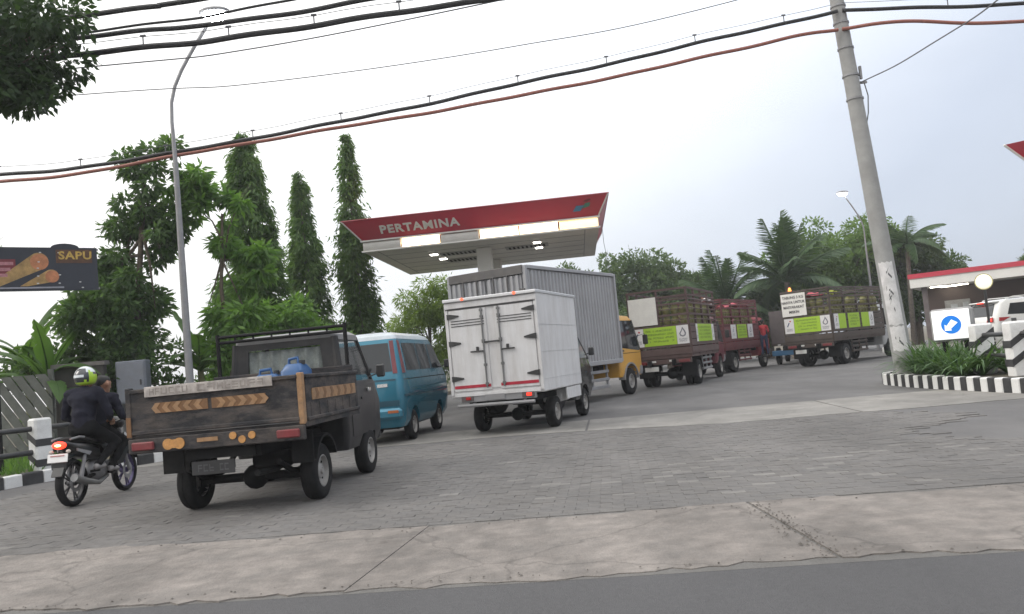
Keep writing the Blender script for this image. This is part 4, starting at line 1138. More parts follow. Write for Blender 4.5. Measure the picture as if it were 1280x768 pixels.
# light box with a blue arrow on the island
LBX = thing('light_box_sign', 'lit white box sign with a blue round arrow among the island plants', 'sign', (9.05, 16.6, .22), 40)
MB().box((0, 0, 1.0), (.78, .30, .68), ch=.05).build('box_body', pm('sign_box_grey', (.30, .30, .30), .5, dirt=.3), LBX, smooth=30)
MB().box((-.2, .05, .33), (.08, .08, .66)).box((.2, .05, .33), (.08, .08, .66)).build('stand', M['darkmetal'], LBX)
fc = MB().box((0, -.152, 1.0), (.70, .02, .60), ch=.008).build('lit_face', em('sign_face_lit', (.96, .98, 1.0), .45), LBX)
mb = MB().disc((0, -.166, 1.0), .185, 'Y', 36, .012); mb.build('arrow_disc', em('sign_blue_lit', (.0, .20, .75), .35, (.0, .16, .6)), LBX)
ar = [(-.115, -.105), (.0, -.115), (-.03, -.075), (.055, .005), (.10, -.02), (.10, .075), (.03, .10), (-.045, .0), (-.085, -.035), (-.12, .0)]
ar = [(0, -.12), (-.125, -.115), (-.12, .01), (-.085, -.022), (.015, .105), (.125, .035), (-.01, -.082)]
MB().prism([(p[0], 1.0 + p[1]) for p in ar], 'Y', -.178, -.174).build('arrow', em('sign_arrow_lit', (1, 1, 1), .5), LBX)

RL = thing('round_lamp', 'round pale yellow lit lamp on a thin dark post beside the shop', 'lamp', (10.95, 18.55, .18))
MB().tube([(0, 0, 0), (0, 0, 1.75)], .03, 8).build('post', M['blacksteel'], RL)
MB().lathe([(0, -.08), (.08, -.075), (.16, -.045), (.175, 0), (.16, .045), (.08, .075), (0, .08)], (0, 0, 1.95), 'Y', 28).build('lamp_globe', em('round_lamp_lit', (1.0, .93, .60), .7), RL, smooth=True)
MB().lathe([(.17, -.03), (.19, -.03), (.19, .03), (.17, .03)], (0, 0, 1.95), 'Y', 28).build('lamp_ring', pm('lamp_ring', (.5, .46, .25), .4), RL, smooth=True)
RL.rotation_euler.z = -R(30)

# ------------------------------------------------------------------ left: banner, fence, wall, cabinet
BN = thing('banner', 'dark advertising banner with golden letters and two breads at the left edge', 'banner', (-8.03, 15.57, 0), -37.4)
M['navy'] = pm('banner_navy', (.022, .025, .036), .35, var=.2, scale=2)
mb = MB(); poly = [(-2.9, 3.47), (0, 3.47), (0, 4.30)] + [(-.55 + .24 * math.cos(a), 4.30 + .08 * math.sin(a)) for a in np.linspace(0, math.pi, 9)] + [(-2.9, 4.30)]
mb.prism(poly, 'Y', 0, .03); mb.build('sheet', M['navy'], BN)
MB().tube([(-2.95, .05, 4.27), (.03, .05, 4.27)], .022, 6).tube([(-2.95, .05, 3.5), (.03, .05, 3.5)], .022, 6).build('frame', M['greysteel'], BN)
MB().box((-1.75, -.012, 3.53), (2.3, .02, .03)).build('bottom_batten', pm('batten_grey', (.3, .3, .34), .4), BN)
for x in (-1.75, -2.8): MB().tube([(x, .1, 0), (x, .1, 4.4)], .045, 8).build('post', M['darkmetal'], BN)
def loaf(p0, p1, r0, r1, n=14):
    a = math.atan2(p1[1] - p0[1], p1[0] - p0[0]); out = []
    for k in range(n + 1):
        th = a - math.pi / 2 + math.pi * k / n; out.append((p1[0] + r1 * math.cos(th), p1[1] + r1 * math.sin(th)))
    out += [(p0[0] - r0 * math.sin(a), p0[1] + r0 * math.cos(a)), (p0[0] + r0 * math.sin(a), p0[1] - r0 * math.cos(a))]
    return [(x, max(z, 3.56)) for x, z in out]
bread = pm('print_bread', (.40, .25, .09), .5, var=.45, scale=5); tipm = pm('print_crust', (.50, .20, .09), .5, var=.3, scale=7)
gold = pm('print_gold', (.55, .36, .08), .5, var=.2, scale=12)
for k, (p0, p1, r0, r1) in enumerate((((-1.75, 3.40), (-1.0, 4.03), .16, .165), ((-1.26, 3.44), (-.80, 3.75), .11, .125))):
    b = MB().prism(loaf(p0, p1, r0, r1), 'Y', -.006 - .003 * k, 0).build('bread_print', bread, BN)
    MB().prism([(p1[0] + r1 * .93 * math.cos(a) + .012, p1[1] + r1 * .93 * math.sin(a) - .01) for a in np.linspace(0, 2 * math.pi, 20, endpoint=False)], 'Y', -.011 - .003 * k, -.0065 - .003 * k).build('crust_print', tipm, b)
MB().box((-.40, -.003, 4.13), (.62, .006, .26)).build('title_panel', pm('print_brown', (.10, .045, .02), .5, var=.4, scale=6), BN)
text('lettering', 'SAPU', .21, gold, BN, on_rear(-.38, -.012, 4.14), .003, .006, 1.1, 1.1)
MB().box((-.66, -.008, 4.2), (.035, .004, .02)).build('mark', M['platew'], BN)
pk = pm('print_pink', (.45, .20, .22), .5, var=.3, scale=20)
rd = MB().box((-1.75, -.003, 3.9), (.75, .005, .34)).build('red_panel', pm('print_red', (.20, .03, .04), .5, var=.2), BN)
for k in range(3): MB().box((-1.72 - .05 * k, -.009, 3.99 - .11 * k), (.62, .004, .06)).build('text_line', pk, BN)
mb = MB()
for x, z in ((-.97, 4.2), (-1.0, 4.02), (-1.02, 3.9), (-1.02, 3.75), (-1.03, 3.61), (-.66, 3.77), (-.67, 3.61), (-.32, 3.63), (-.28, 3.52)): mb.ball((x, -.015, z), (.022, .006, .012), 8)
mb.build('eyelet', M['platew'], BN)

FN = thing('slat_fence', 'grey fence of slanting boards behind the left guard rail', 'fence', (-9.95, 17.1, .14), -6)
wd = pm('fence_board', (.135, .14, .128), .85, var=.25, scale=4, bump=.3, bscale=30, dirt=.5, dirtcol=(.09, .10, .07))
bw, gp_, hh_ = .20, .035, 1.85; sh = hh_ / math.tan(R(58))
nb = int((3.4 + sh) / (bw + gp_))
for k in range(nb):
    xb = -3.4 + k * (bw + gp_) + .0
    poly = [(xb, .06), (xb + bw, .06), (xb + bw - sh, hh_), (xb - sh, hh_)]
    # clip to the panel between x = -3.4 and 0
    def clip(pl, lim, keep):
        out = []
        for i in range(len(pl)):
            a, b = pl[i], pl[(i + 1) % len(pl)]
            ia, ib = keep(a[0], lim), keep(b[0], lim)
            if ia: out.append(a)
            if ia != ib:
                t = (lim - a[0]) / (b[0] - a[0]); out.append((lim, a[1] + (b[1] - a[1]) * t))
        return out
    poly = clip(poly, -3.4, lambda v_, l: v_ >= l)
    if len(poly) > 2: poly = clip(poly, 0.0, lambda v_, l: v_ <= l)
    if len(poly) > 2: MB().prism(poly, 'Y', 0 + .004 * (k % 2), .03 + .004 * (k % 2)).build('board', wd, FN)
for z in (.3, 1.6): MB().box((-1.7, .07, z), (3.4, .06, .09)).build('crossbar', wd, FN)
for x in (-3.35, -1.7, -.06): MB().box((x, .13, .95), (.1, .07, 2.0)).build('post', wd, FN)

WL = thing('boundary_wall', 'plain dark grey rendered wall behind the rider', 'wall', (-10.15, 17.6, .14), -4)
MB().box((.5, .1, .98), (1.05, .18, 2.0)).build('wall_face', pm('render_grey', (.075, .07, .066), .9, var=.25, scale=2, bump=.3, dirt=.6, dirtcol=(.06, .06, .05)), WL)
MB().box((.5, .1, 2.0), (1.15, .26, .09)).build('coping', pm('coping', (.16, .15, .14), .9, var=.2), WL)

CB = thing('utility_cabinet', 'blue grey metal cabinet on legs behind the pickup tailgate', 'cabinet', (-8.62, 18.0, .14), -3)
MB().box((0, 0, 1.52), (.66, .3, .95), ch=.02).build('cabinet_body', pm('cabinet_paint', (.16, .175, .21), .5, var=.08, dirt=.3), CB)
MB().box((0, -.157, 1.52), (.58, .015, .86), ch=.005).build('door', pm('cabinet_door', (.175, .19, .225), .5, var=.08, dirt=.25), CB)
MB().box((.22, -.17, 1.5), (.03, .02, .12)).build('handle', M['blacksteel'], CB)
for x in (-.28, .28): MB().box((x, 0, .52), (.06, .2, 1.06)).build('leg', M['greysteel'], CB)

# ================================================================== VEHICLES (local: +y forward, +x right, z up)
def plate(parent, x, y, z, w, h, txt, base, ink, size=None, label=None):
    p = MB().box((x, y, z), (w, .012, h), ch=.004).build('number_plate', base, parent, label=label)
    if txt: text('lettering', txt, size or h * .75, ink, p, on_rear(x, y - .0085, z), .0012, .002)
    return p
def mirror(parent, x, y, z, mat):
    m = MB().tube([(x * .93, y - .02, z - .08), (x * 1.12, y + .02, z - .03)], .012, 6)
    m.box((x * 1.18, y + .01, z), (.12, .06, .18), ch=.02)
    return m.build('mirror', mat, parent, smooth=30)

# ------------------------------------------------------------------ dark pickup
PK = thing('pickup_truck', 'battered dark grey pickup with a wooden dropside bed and orange chevrons', 'pickup truck', (-3.03, 9.05, 0), 5.5)
dk = pm('pickup_paint', (.026, .026, .028), .42, var=.2, scale=4, dirt=.6, dirtcol=(.08, .073, .068), spec=.3)
bedm = pm('bed_boards', (.034, .034, .037), .75, var=.35, scale=5, bump=.3, bscale=40, dirt=1.0, dirtcol=(.13, .108, .094), stretch=(1, 1, 3), spec=.15)
tan = pm('faded_orange', (.30, .17, .08), .65, var=.3, scale=14, dirt=.65, dirtcol=(.2, .15, .11))
tand = pm('faded_orange_dark', (.17, .085, .035), .6, var=.25, scale=14)
orange = pm('orange_reflector', (.50, .25, .08), .4, var=.25, scale=20, dirt=.4, dirtcol=(.3, .17, .08))
BW, BR, BF = .945, -.86, .98
# bed: floor, four dropsides with ribs, beam
MB().box((0, (BR + BF) / 2, .875), (2 * BW, BF - BR, .05)).build('bed_floor', bedm, PK)
MB().box((0, BR - .012, .80), (2 * BW - .02, .06, .15), ch=.01).build('rear_beam', bedm, PK)
tg = MB().box((0, BR, 1.145), (2 * BW - .10, .045, .46), ch=.008)
for z in (.935, 1.36): tg.box((0, BR - .018, z), (2 * BW - .1, .05, .045), ch=.01)
TG = tg.build('tailgate', bedm, PK)
st = pm('sign_strip_worn', (.40, .365, .34), .85, var=.4, scale=9, dirt=.85, dirtcol=(.20, .175, .155))
MB().box((-.04, BR - .05, 1.345), (1.36, .014, .105), ch=.003).build('lettered_strip', st, TG)
scribble('worn_lettering', pm('worn_ink', (.27, .24, .22), .8, var=.3, scale=12), TG, -.70, .62, 1.30, 1.39, 1, lambda a, z, e: (a, BR - .0575 - e, z), 4, .25, cw=.85)
for s_ in (-1, 1):
    x0 = -.345 if s_ < 0 else .265
    bn = MB().box((x0, BR - .026, 1.175), (.57, .008, .105)).build('chevron_band', tand, TG)
    for k in range(5):
        xc = x0 + s_ * (-.235 + .113 * k)
        w, t, h = .045, .058, .0505
        poly = [(xc, 1.175 - h), (xc + s_ * t, 1.175 - h), (xc + s_ * (t + w), 1.175), (xc + s_ * t, 1.175 + h), (xc, 1.175 + h), (xc + s_ * w, 1.175)]
        MB().prism(poly, 'Y', BR - .034, BR - .0305).build('chevron', tan, bn)
for s_ in (-1, 1):
    cp = MB().box((s_ * (BW - .03), BR, 1.14), (.06, .07, .52), ch=.008).build('corner_post', tan if s_ > 0 else bedm, PK, label='orange corner post' if s_ > 0 else None)
    if s_ < 0: MB().box((s_ * (BW - .03), BR - .04, 1.0), (.05, .01, .2)).build('reflector', tand, cp)
    sb = MB().box((s_ * (BW - .02), (BR + BF) / 2 + .02, 1.14), (.035, BF - BR - .08, .42), ch=.006)
    for z in (.925, 1.36): sb.box((s_ * (BW - .008), (BR + BF) / 2 + .02, z), (.05, BF - BR - .06, .04), ch=.008)
    for k in range(7): sb.box((s_ * (BW - .004), BR + .18 + .26 * k, 1.01), (.018, .03, .15), ch=.004)
    SB = sb.build('dropside', bedm, PK)
    bd = MB().box((s_ * (BW + .001), (BR + BF) / 2 + .05, 1.17), (.01, 1.5, .12)).build('chevron_band', tan, SB)
    for k in range(6):
        yc = (BR + BF) / 2 - .62 + .24 * k
        MB().prism([(yc, 1.115), (yc + .08, 1.115), (yc + .13, 1.17), (yc + .08, 1.225), (yc, 1.225), (yc + .05, 1.17)], 'X', s_ * (BW + .007) - .001, s_ * (BW + .007) + .001).build('chevron', tand, bd)
MB().box((0, BF, 1.2), (2 * BW - .1, .04, .52), ch=.008).build('headboard', bedm, PK)
rk = MB()
for z in (1.955, 1.885): rk.tube([(-.83, BF + .03, z), (.83, BF + .03, z)], .02, 8)
for x in (-.83, .83): rk.tube([(x, BF + .03, .9), (x, BF + .03, 1.99)], .026, 8)
for k in range(6): rk.tube([(-.6 + .24 * k, BF + .03, 1.885), (-.6 + .24 * k, BF + .03, 1.955)], .012, 6)
rk.build('cab_guard', M['darkmetal'], PK)
# lamps, reflectors, plate, under-body
for x in (-.77, .77): MB().box((x, BR - .05, .80), (.24, .035, .085), ch=.012).build('tail_lamp', pm('lamp_dull_red', (.17, .02, .025), .35, var=.2, dirt=.3), PK)
rf_ = MB()
for x in (-.50, -.38): rf_.disc((x, BR - .048, .80), .056, 'Y', 18, .016)
rf_.box((-.44, BR - .047, .80), (.13, .014, .085)); rf_.build('reflector', orange, PK)
for x, z in ((.19, .83), (.39, .82), (.285, .785)):
    MB().disc((x, BR - .048, z), .038, 'Y', 16, .016).build('reflector', orange, PK)
MB().box((-.08, BR - .045, .815), (.22, .014, .04)).build('marker_strip', tan, PK)
p = plate(PK, -.09, BR + .06, .52, .46, .14, '', M['plate'], None)
scribble('worn_lettering', pm('plate_ink', (.075, .075, .08), .6), p, -.27, .10, .475, .565, 1, lambda a, z, e: (a, BR + .05 - e, z), 9, .2)
MB().tube([(-.30, BR + .09, .66), (-.30, BR + .09, .5)], .012, 6).tube([(.12, BR + .09, .66), (.12, BR + .09, .5)], .012, 6).build('plate_bracket', M['darkmetal'], PK)
ch = MB()
for x in (-.36, .36): ch.box((x, .85, .66), (.09, 3.2, .13))
for y in (-.75, .3, 1.0): ch.box((0, y, .66), (.72, .08, .1))
ch.build('chassis', M['darkmetal'], PK)
ax = MB().tube([(-.62, 0, .30), (.62, 0, .30)], .05, 10).ball((0, 0, .30), (.14, .15, .14), 12)
ax.build('rear_axle', M['darkmetal'], PK, smooth=True)
for x in (-.5, .5):
    MB().tube([(x, -.55, .50), (x, -.2, .36), (x, 0, .34), (x, .25, .36), (x, .6, .52)], .032, 6).build('leaf_spring', M['darkmetal'], PK)
MB().tube([(.35, -.75, .42), (.35, -.3, .40), (.3, .4, .42)], .035, 8).tube([(.1, -.2, .5), (.5, -.2, .5)], .09, 12).build('exhaust', M['rubber'], PK, smooth=True)
MB().box((.30, .55, .52), (.45, .5, .26), ch=.03).build('fuel_tank', M['darkmetal'], PK)
for x in (-.72, .72):
    MB().box((x, -.42, .62), (.24, .015, .34)).build('mudflap', M['rubber'], PK)
    MB().prism([(0 + .36 * math.cos(a), .34 + .38 * math.sin(a)) for a in np.linspace(R(20), R(160), 10)] + [(.33 * math.cos(a), .34 + .35 * math.sin(a)) for a in np.linspace(R(160), R(20), 10)], 'X', x - .12, x + .12).build('mudguard', M['darkmetal'], PK)
for x, sd_ in ((-.70, -1), (.70, 1)):
    wheel(PK, x, 0, .305, .18, sd_); wheel(PK, x * .985, 1.97, .30, .17, sd_)
# cab: lower body, roof, pillars, see-through glass, seats
low = Shell([(.40, .72, 1.10, 2.50, .06), (.55, .76, 1.06, 2.62, .08), (.95, .77, 1.05, 2.64, .1), (1.22, .75, 1.05, 2.52, .1), (1.25, .735, 1.06, 2.49, .1)])
low.build('cab_body', dk, PK, arches=((1.97, .32),), arch_r=.37)
Shell([(1.80, .675, 1.10, 2.10, .1), (1.87, .67, 1.10, 2.08, .1), (1.92, .60, 1.16, 2.0, .1), (1.94, .45, 1.3, 1.85, .1)]).build('roof', pm('roof_paint', (.16, .16, .165), .4, var=.15, dirt=.5, dirtcol=(.22, .21, .2)), PK)
for s_ in (-1, 1):
    MB().tube([(s_ * .705, 2.44, 1.22), (s_ * .635, 2.05, 1.84)], .03, 8).build('pillar', dk, PK)
    MB().tube([(s_ * .70, 1.10, 1.22), (s_ * .645, 1.13, 1.84)], .05, 8).build('pillar', dk, PK)
    MB().quad((s_ * .712, 1.12, 1.24), (s_ * .712, 2.42, 1.24), (s_ * .648, 2.06, 1.82), (s_ * .648, 1.14, 1.82)).build('side_window', clearglass('cab_glass_side', (.02, .025, .03), .55) if s_ < 0 else MATS['cab_glass_side'], PK)
    MB().box((s_ * .778, 1.72, 1.02), (.02, .12, .03)).build('door_handle', M['blacksteel'], PK)
    mirror(PK, s_ * .74, 2.36, 1.36, M['blacksteel'])
MB().quad((-.68, 2.475, 1.24), (.68, 2.475, 1.24), (.61, 2.07, 1.83), (-.61, 2.07, 1.83)).build('windshield', clearglass('cab_glass_front', (.05, .06, .06), .18), PK)
rw = MB(); oz = [(-.68, 1.24), (.68, 1.24), (.63, 1.83), (-.63, 1.83)]; iz = [(-.50, 1.30), (.50, 1.30), (.47, 1.75), (-.47, 1.75)]
vs = [(x, 1.085, z) for x, z in oz] + [(x, 1.085, z) for x, z in iz] + [(x, 1.11, z) for x, z in oz] + [(x, 1.11, z) for x, z in iz]
rw.add(vs, [(i, (i + 1) % 4, 4 + (i + 1) % 4, 4 + i) for i in range(4)] + [(8 + i, 8 + (i + 1) % 4, 12 + (i + 1) % 4, 12 + i) for i in range(4)] + [(4 + i, 4 + (i + 1) % 4, 12 + (i + 1) % 4, 12 + i) for i in range(4)])
rw.build('rear_window_frame', dk, PK)
MB().add([(x, 1.098, z) for x, z in iz], [(0, 1, 2, 3)]).build('rear_window', clearglass('cab_glass_rear', (.05, .055, .06), .22), PK)
cm = MB(); vs = [(x, 1.15 + .018 * math.sin(x * 42), z) for x in np.linspace(-.49, .49, 60) for z in (1.42, 1.73)]
cm.add(vs, [(2 * i, 2 * i + 2, 2 * i + 3, 2 * i + 1) for i in range(59)]).build('curtain', pm('curtain_pale', (.30, .33, .31), .8, var=.3, scale=10), PK, smooth=60)
for x in (-.33, .33):
    MB().box((x, 1.38, 1.12), (.5, .14, .55), ch=.05).build('seat', M['rubber'], PK, smooth=30)
low.side('door_panel', dk, PK, [(1.25, .55), (2.25, .55), (2.35, 1.2), (1.2, 1.2)], 1, .008)
MB().box((.80, 1.95, 1.12), (.04, .10, .05), ch=.01).build('side_lamp', M['chrome'], PK)
# front bumper
MB().box((0, 2.64, .48), (1.44, .1, .16), ch=.03).build('front_bumper', M['blacksteel'], PK)

# two blue jerrycans standing in the bed by the cab
blue = pm('jerry_blue', (.022, .085, .22), .35, var=.12, scale=6)
def jerrycan(label, x, y, w, h, rz):
    c = thing('jerrycan', label, 'jerrycan', (0, 0, 0), 0, 'blue jerrycans in the pickup bed')
    m = Matrix.Translation((-3.03, 9.05, 0)) @ Matrix.Rotation(-R(5.5), 4, 'Z') @ Vector((x, y, .90))
    c.location = m; c.rotation_euler.z = -R(5.5) + rz
    Shell([(0, w * .44, -.13, .13, .05), (.03, w * .5, -.15, .15, .06), (h * .82, w * .5, -.15, .15, .06), (h * .93, w * .36, -.11, .11, .06), (h * .95, w * .3, -.1, .1, .05)]).build('can_body', blue, c)
    MB().tube([(-w * .3, 0, h * .93), (-w * .28, 0, h * 1.04), (w * .1, 0, h * 1.06), (w * .14, 0, h * .93)], .02, 8).build('handle', blue, c, smooth=True)
    MB().lathe([(.035, 0), (.035, .05), (0, .05)], (w * .3, 0, h * .93), 'Z', 14).build('cap', M['blacksteel'], c)
jerrycan('left blue jerrycan of the pair in the pickup bed', -.06, .68, .34, .56, .1)
jerrycan('right blue jerrycan of the pair in the pickup bed', .30, .66, .30, .66, -.15)

# ------------------------------------------------------------------ blue van
VN = thing('minibus', 'teal blue minibus with dark windows between the pickup and the white box truck', 'van', (-2.82, 15.75, 0), 8)
teal = pm('teal_paint', (.024, .175, .26), .26, .3, var=.08, scale=2, dirt=.3, dirtcol=(.09, .13, .15), coat=.5)
vb = Shell([(.30, .70, -.70, 2.70, .12), (.42, .76, -.78, 2.86, .14), (.80, .79, -.80, 2.95, .15), (1.12, .79, -.79, 2.90, .15), (1.30, .77, -.77, 2.72, .14), (1.90, .675, -.66, 2.12, .14), (2.02, .62, -.60, 1.98, .16), (2.08, .50, -.45, 1.80, .18), (2.10, .30, -.2, 1.5, .15)])
vb.build('body', teal, VN, arches=((0, .30), (2.02, .30)), arch_r=.35)
# pale roof cap
Shell([(1.955, .655, -.635, 2.06, .15), (2.025, .622, -.60, 1.98, .16), (2.088, .505, -.45, 1.80, .18), (2.112, .30, -.2, 1.5, .15)]).build('roof', pm('roof_silver', (.48, .53, .57), .35, .2, var=.08, dirt=.2), VN)
vb.rear('rear_window', M['glass'], VN, [(-.60, 1.34), (.60, 1.34), (.53, 1.88), (-.53, 1.88)])
for s_ in (-1, 1):
    vb.rear('tail_lamp', pm('lamp_maroon', (.16, .03, .04), .3, var=.2), VN, [(s_ * .615, 1.30), (s_ * .70, 1.30), (s_ * .625, 1.92), (s_ * .55, 1.92)], .012)
    vb.side('tail_lamp_side', pm('lamp_maroon', (.16, .03, .04)), VN, [(-.66, 1.30), (-.50, 1.30), (-.45, 1.92), (-.55, 1.92)], s_, .010)
    vb.side('side_window', M['glass'], VN, [(-.36, 1.34), (.62, 1.34), (.60, 1.87), (-.33, 1.87)], s_)
    vb.side('side_window', M['glass'], VN, [(.68, 1.34), (1.52, 1.34), (1.50, 1.87), (.66, 1.87)], s_)
    vb.side('side_window', M['glass'], VN, [(1.60, 1.34), (2.5, 1.34), (2.05, 1.86), (1.58, 1.86)], s_)
    vb.side('side_moulding', pm('teal_dark', (.012, .06, .09), .5), VN, [(-.70, .86), (2.7, .86), (2.7, .90), (-.70, .90)], s_, .010)
    vb.side('belt_groove', M['darkmetal'], VN, [(-.66, 1.17), (2.6, 1.17), (2.6, 1.185), (-.66, 1.185)], s_, .004)
    mirror(VN, s_ * .76, 2.45, 1.42, M['blacksteel'])
    wheel(VN, s_ * .665, 0, .285, .17, s_); wheel(VN, s_ * .665, 2.02, .285, .17, s_)
vb.rear('rear_garnish', pm('teal_dark', (.012, .06, .09)), VN, [(-.66, 1.17), (.66, 1.17), (.66, 1.20), (-.66, 1.20)], .010)
vb.rear('hatch_handle', M['chrome'], VN, [(.30, 1.06), (.5, 1.06), (.5, 1.12), (.30, 1.12)], .02)
MB().box((0, -.82, .56), (1.52, .16, .2), ch=.05).build('rear_bumper', teal, VN, smooth=30)
for x in (-.6, .6): MB().box((x, -.905, .60), (.2, .012, .05)).build('reflector', pm('van_reflector', (.35, .1, .03), .3), VN)
vb.rear('lower_band', pm('teal_dark', (.012, .06, .09)), VN, [(-.7, .70), (.7, .70), (.7, .80), (-.7, .80)], .012)
MB().box((0, 1.0, .33), (1.2, 3.2, .14)).build('underbody', M['darkmetal'], VN)
MB().ball((.1, -.79, 1.42), (.10, .03, .06), 10).build('wiper_motor', M['blacksteel'], VN)

# ------------------------------------------------------------------ white box truck
WT = thing('box_truck', 'small white box truck with red marker lamps behind the blue van', 'box truck', (-.08, 15.70, 0), 20)
wp = M['wpaint']; hinge = pm('hinge_black', (.03, .03, .03), .5)
bx0, bx1, bz0, bz1, hw = -.97, 1.55, .72, 2.57, .92
MB().box((0, (bx0 + bx1) / 2, (bz0 + bz1) / 2), (2 * hw, bx1 - bx0, bz1 - bz0), ch=.02).build('cargo_box', wp, WT, smooth=30)
tr_ = MB()
for s_ in (-1, 1): tr_.box((s_ * (hw + .004), (bx0 + bx1) / 2, bz1 - .02), (.03, bx1 - bx0 + .04, .06), ch=.01)
tr_.box((0, bx0 - .03, bz1 - .02), (2 * hw + .03, .07, .06), ch=.01)
tr_.build('roof_trim', pm('alu_trim', (.62, .62, .63), .35, .6, var=.06), WT, smooth=30)
fr_ = MB().box((0, bx0 - .012, bz1 - .12), (2 * hw, .03, .10), ch=.004)
for s_ in (-1, 1): fr_.box((s_ * (hw - .03), bx0 - .012, (bz0 + bz1) / 2 - .05), (.06, .03, bz1 - bz0 - .2), ch=.004)
fr_.box((0, bx0 - .012, bz0 + .05), (2 * hw - .14, .03, .06), ch=.004)
fr_.build('door_frame', wp, WT)
MB().box((0, bx0 - .018, bz1 - .185), (2 * hw - .04, .025, .02)).build('door_seal', hinge, WT)
for s_ in (-1, 1):
    x0, x1 = (.09, hw - .08) if s_ > 0 else (-hw + .08, -.09)
    dr = MB().box(((x0 + x1) / 2, bx0 - .014, 1.60), (abs(x1 - x0), .026, 1.52), ch=.006).build('door', wp, WT)
    for k in range(3):
        MB().box(((x0 + x1) / 2, bx0 - .030, 2.16 - .05 * k), (abs(x1 - x0) - .08, .012, .014)).build('louvre', hinge, dr)
    for z in (2.25, 1.74, 1.08):
        xh = s_ * (hw - .05)
        MB().prism([(xh, z - .05), (xh, z + .05), (xh - s_ * .07, z + .045), (xh - s_ * .24, z + .012), (xh - s_ * .24, z - .012), (xh - s_ * .07, z - .045)], 'Y', bx0 - .05, bx0 - .028).build('hinge', hinge, dr)
    rod = MB().tube([(s_ * .17, bx0 - .05, .88), (s_ * .17, bx0 - .05, 2.36)], .017, 8)
    for z in (.95, 1.3, 1.75, 2.2, 2.32): rod.box((s_ * .17, bx0 - .045, z), (.06, .04, .05), ch=.006)
    RO = rod.build('lock_rod', pm('rod_grey', (.18, .18, .18), .4, .5), dr)
    MB().box((s_ * .31, bx0 - .062, 1.56), (.26, .025, .028), ch=.006).box((s_ * .30, bx0 - .05, 1.60), (.05, .03, .09), ch=.006).build('lever', hinge, RO)
    MB().box(((x0 + x1) / 2, bx0 - .031, .92), (abs(x1 - x0) - .02, .008, .055)).build('red_stripe', pm('stripe_red', (.38, .02, .04), .4), dr)
    MB().disc((s_ * .52, bx0 - .07, bz1 - .015), .028, 'Y', 12, .02).build('marker_lamp', em('marker_lit', (1.0, .12, .05), 2.2, (.5, .03, .02)), WT)
MB().box((0, bx0 - .05, 1.72), (.40, .02, .03), ch=.005).build('crossbar', hinge, WT)
MB().box((0, bx0 - .008, .885), (2 * hw - .1, .02, .03)).build('sill_white', wp, WT)
tl = MB().box((0, bx0 + .02, .70), (1.5, .06, .15), ch=.01).build('tail_panel', M['greysteel'], WT)
for s_ in (-1, 1):
    MB().box((s_ * .60, bx0 - .016, .70), (.24, .02, .10), ch=.006).build('lamp_cluster', pm('lamp_grey', (.10, .08, .08), .4), tl)
    MB().box((s_ * .60 + .02, bx0 - .03, .70), (.10, .016, .055), ch=.006).build('brake_lamp' if s_ > 0 else 'tail_lamp', M['brake'] if s_ > 0 else M['redlamp'], tl)
plate(WT, -.05, bx0 - .022, .70, .40, .11, '', M['greysteel'], None)
MB().tube([(-.8, bx0 - .03, .57), (.72, bx0 - .03, .57)], .032, 8).tube([(-.5, bx0 + .2, .66), (-.5, bx0 - .03, .57)], .02, 6).tube([(.5, bx0 + .2, .66), (.5, bx0 - .03, .57)], .02, 6).build('bumper_bar', M['greysteel'], WT, smooth=True)
ch = MB()
for x in (-.33, .33): ch.box((x, 1.0, .60), (.08, 3.7, .12))
ch.box((0, 0, .62), (1.3, 1.6, .10)).box((0, 1.1, .5), (.5, .7, .2))
ch.build('chassis', M['darkmetal'], WT)
MB().tube([(-.66, 0, .29), (.66, 0, .29)], .045, 8).ball((0, 0, .29), .13, 12).build('rear_axle', M['darkmetal'], WT, smooth=True)
MB().box((.55, .85, .56), (.4, .55, .24), ch=.02).build('side_box', wp, WT)
mb = MB()
for z in (.95, 1.45, 1.95): mb.box((hw + .003, (bx0 + bx1) / 2, z), (.006, bx1 - bx0 - .02, .008))
mb.build('panel_joint', pm('joint_pale', (.5, .5, .5), .5), WT)
for s_ in (-1, 1): MB().box((s_ * (hw - .01), .9, .60), (.02, 1.0, .22)).build('side_skirt', wp, WT)
black = pm('black_paint', (.018, .019, .021), .25, var=.1, coat=.4, dirt=.1)
wc = Shell([(.38, .72, 1.60, 2.92, .08), (.55, .76, 1.58, 3.02, .1), (1.05, .77, 1.58, 3.02, .12), (1.22, .76, 1.58, 2.86, .12), (1.80, .66, 1.62, 2.30, .12), (1.90, .58, 1.7, 2.15, .1)])
wc.build('cab', black, WT, arches=((2.32, .31),), arch_r=.37)
for s_ in (-1, 1):
    wc.side('side_window', pm('cab_glass_pale', (.20, .22, .23), .1, var=.1), WT, [(1.68, 1.25), (2.72, 1.25), (2.3, 1.76), (1.68, 1.76)], s_)
    MB().tube([(s_ * .75, 2.82, 1.22), (s_ * .655, 2.28, 1.82)], .025, 6).build('pillar', M['blacksteel'], WT)
    mirror(WT, s_ * .76, 2.62, 1.38, M['blacksteel'])
    wc.side('door_handle', M['chrome'], WT, [(1.75, 1.05), (1.88, 1.05), (1.88, 1.09), (1.75, 1.09)], s_, .02)
    wheel(WT, s_ * .735, 0, .295, .19, s_); wheel(WT, s_ * .665, 2.32, .295, .18, s_)
wc.front('windshield', M['glass'], WT, [(-.62, 1.26), (.62, 1.26), (.56, 1.78), (-.56, 1.78)])

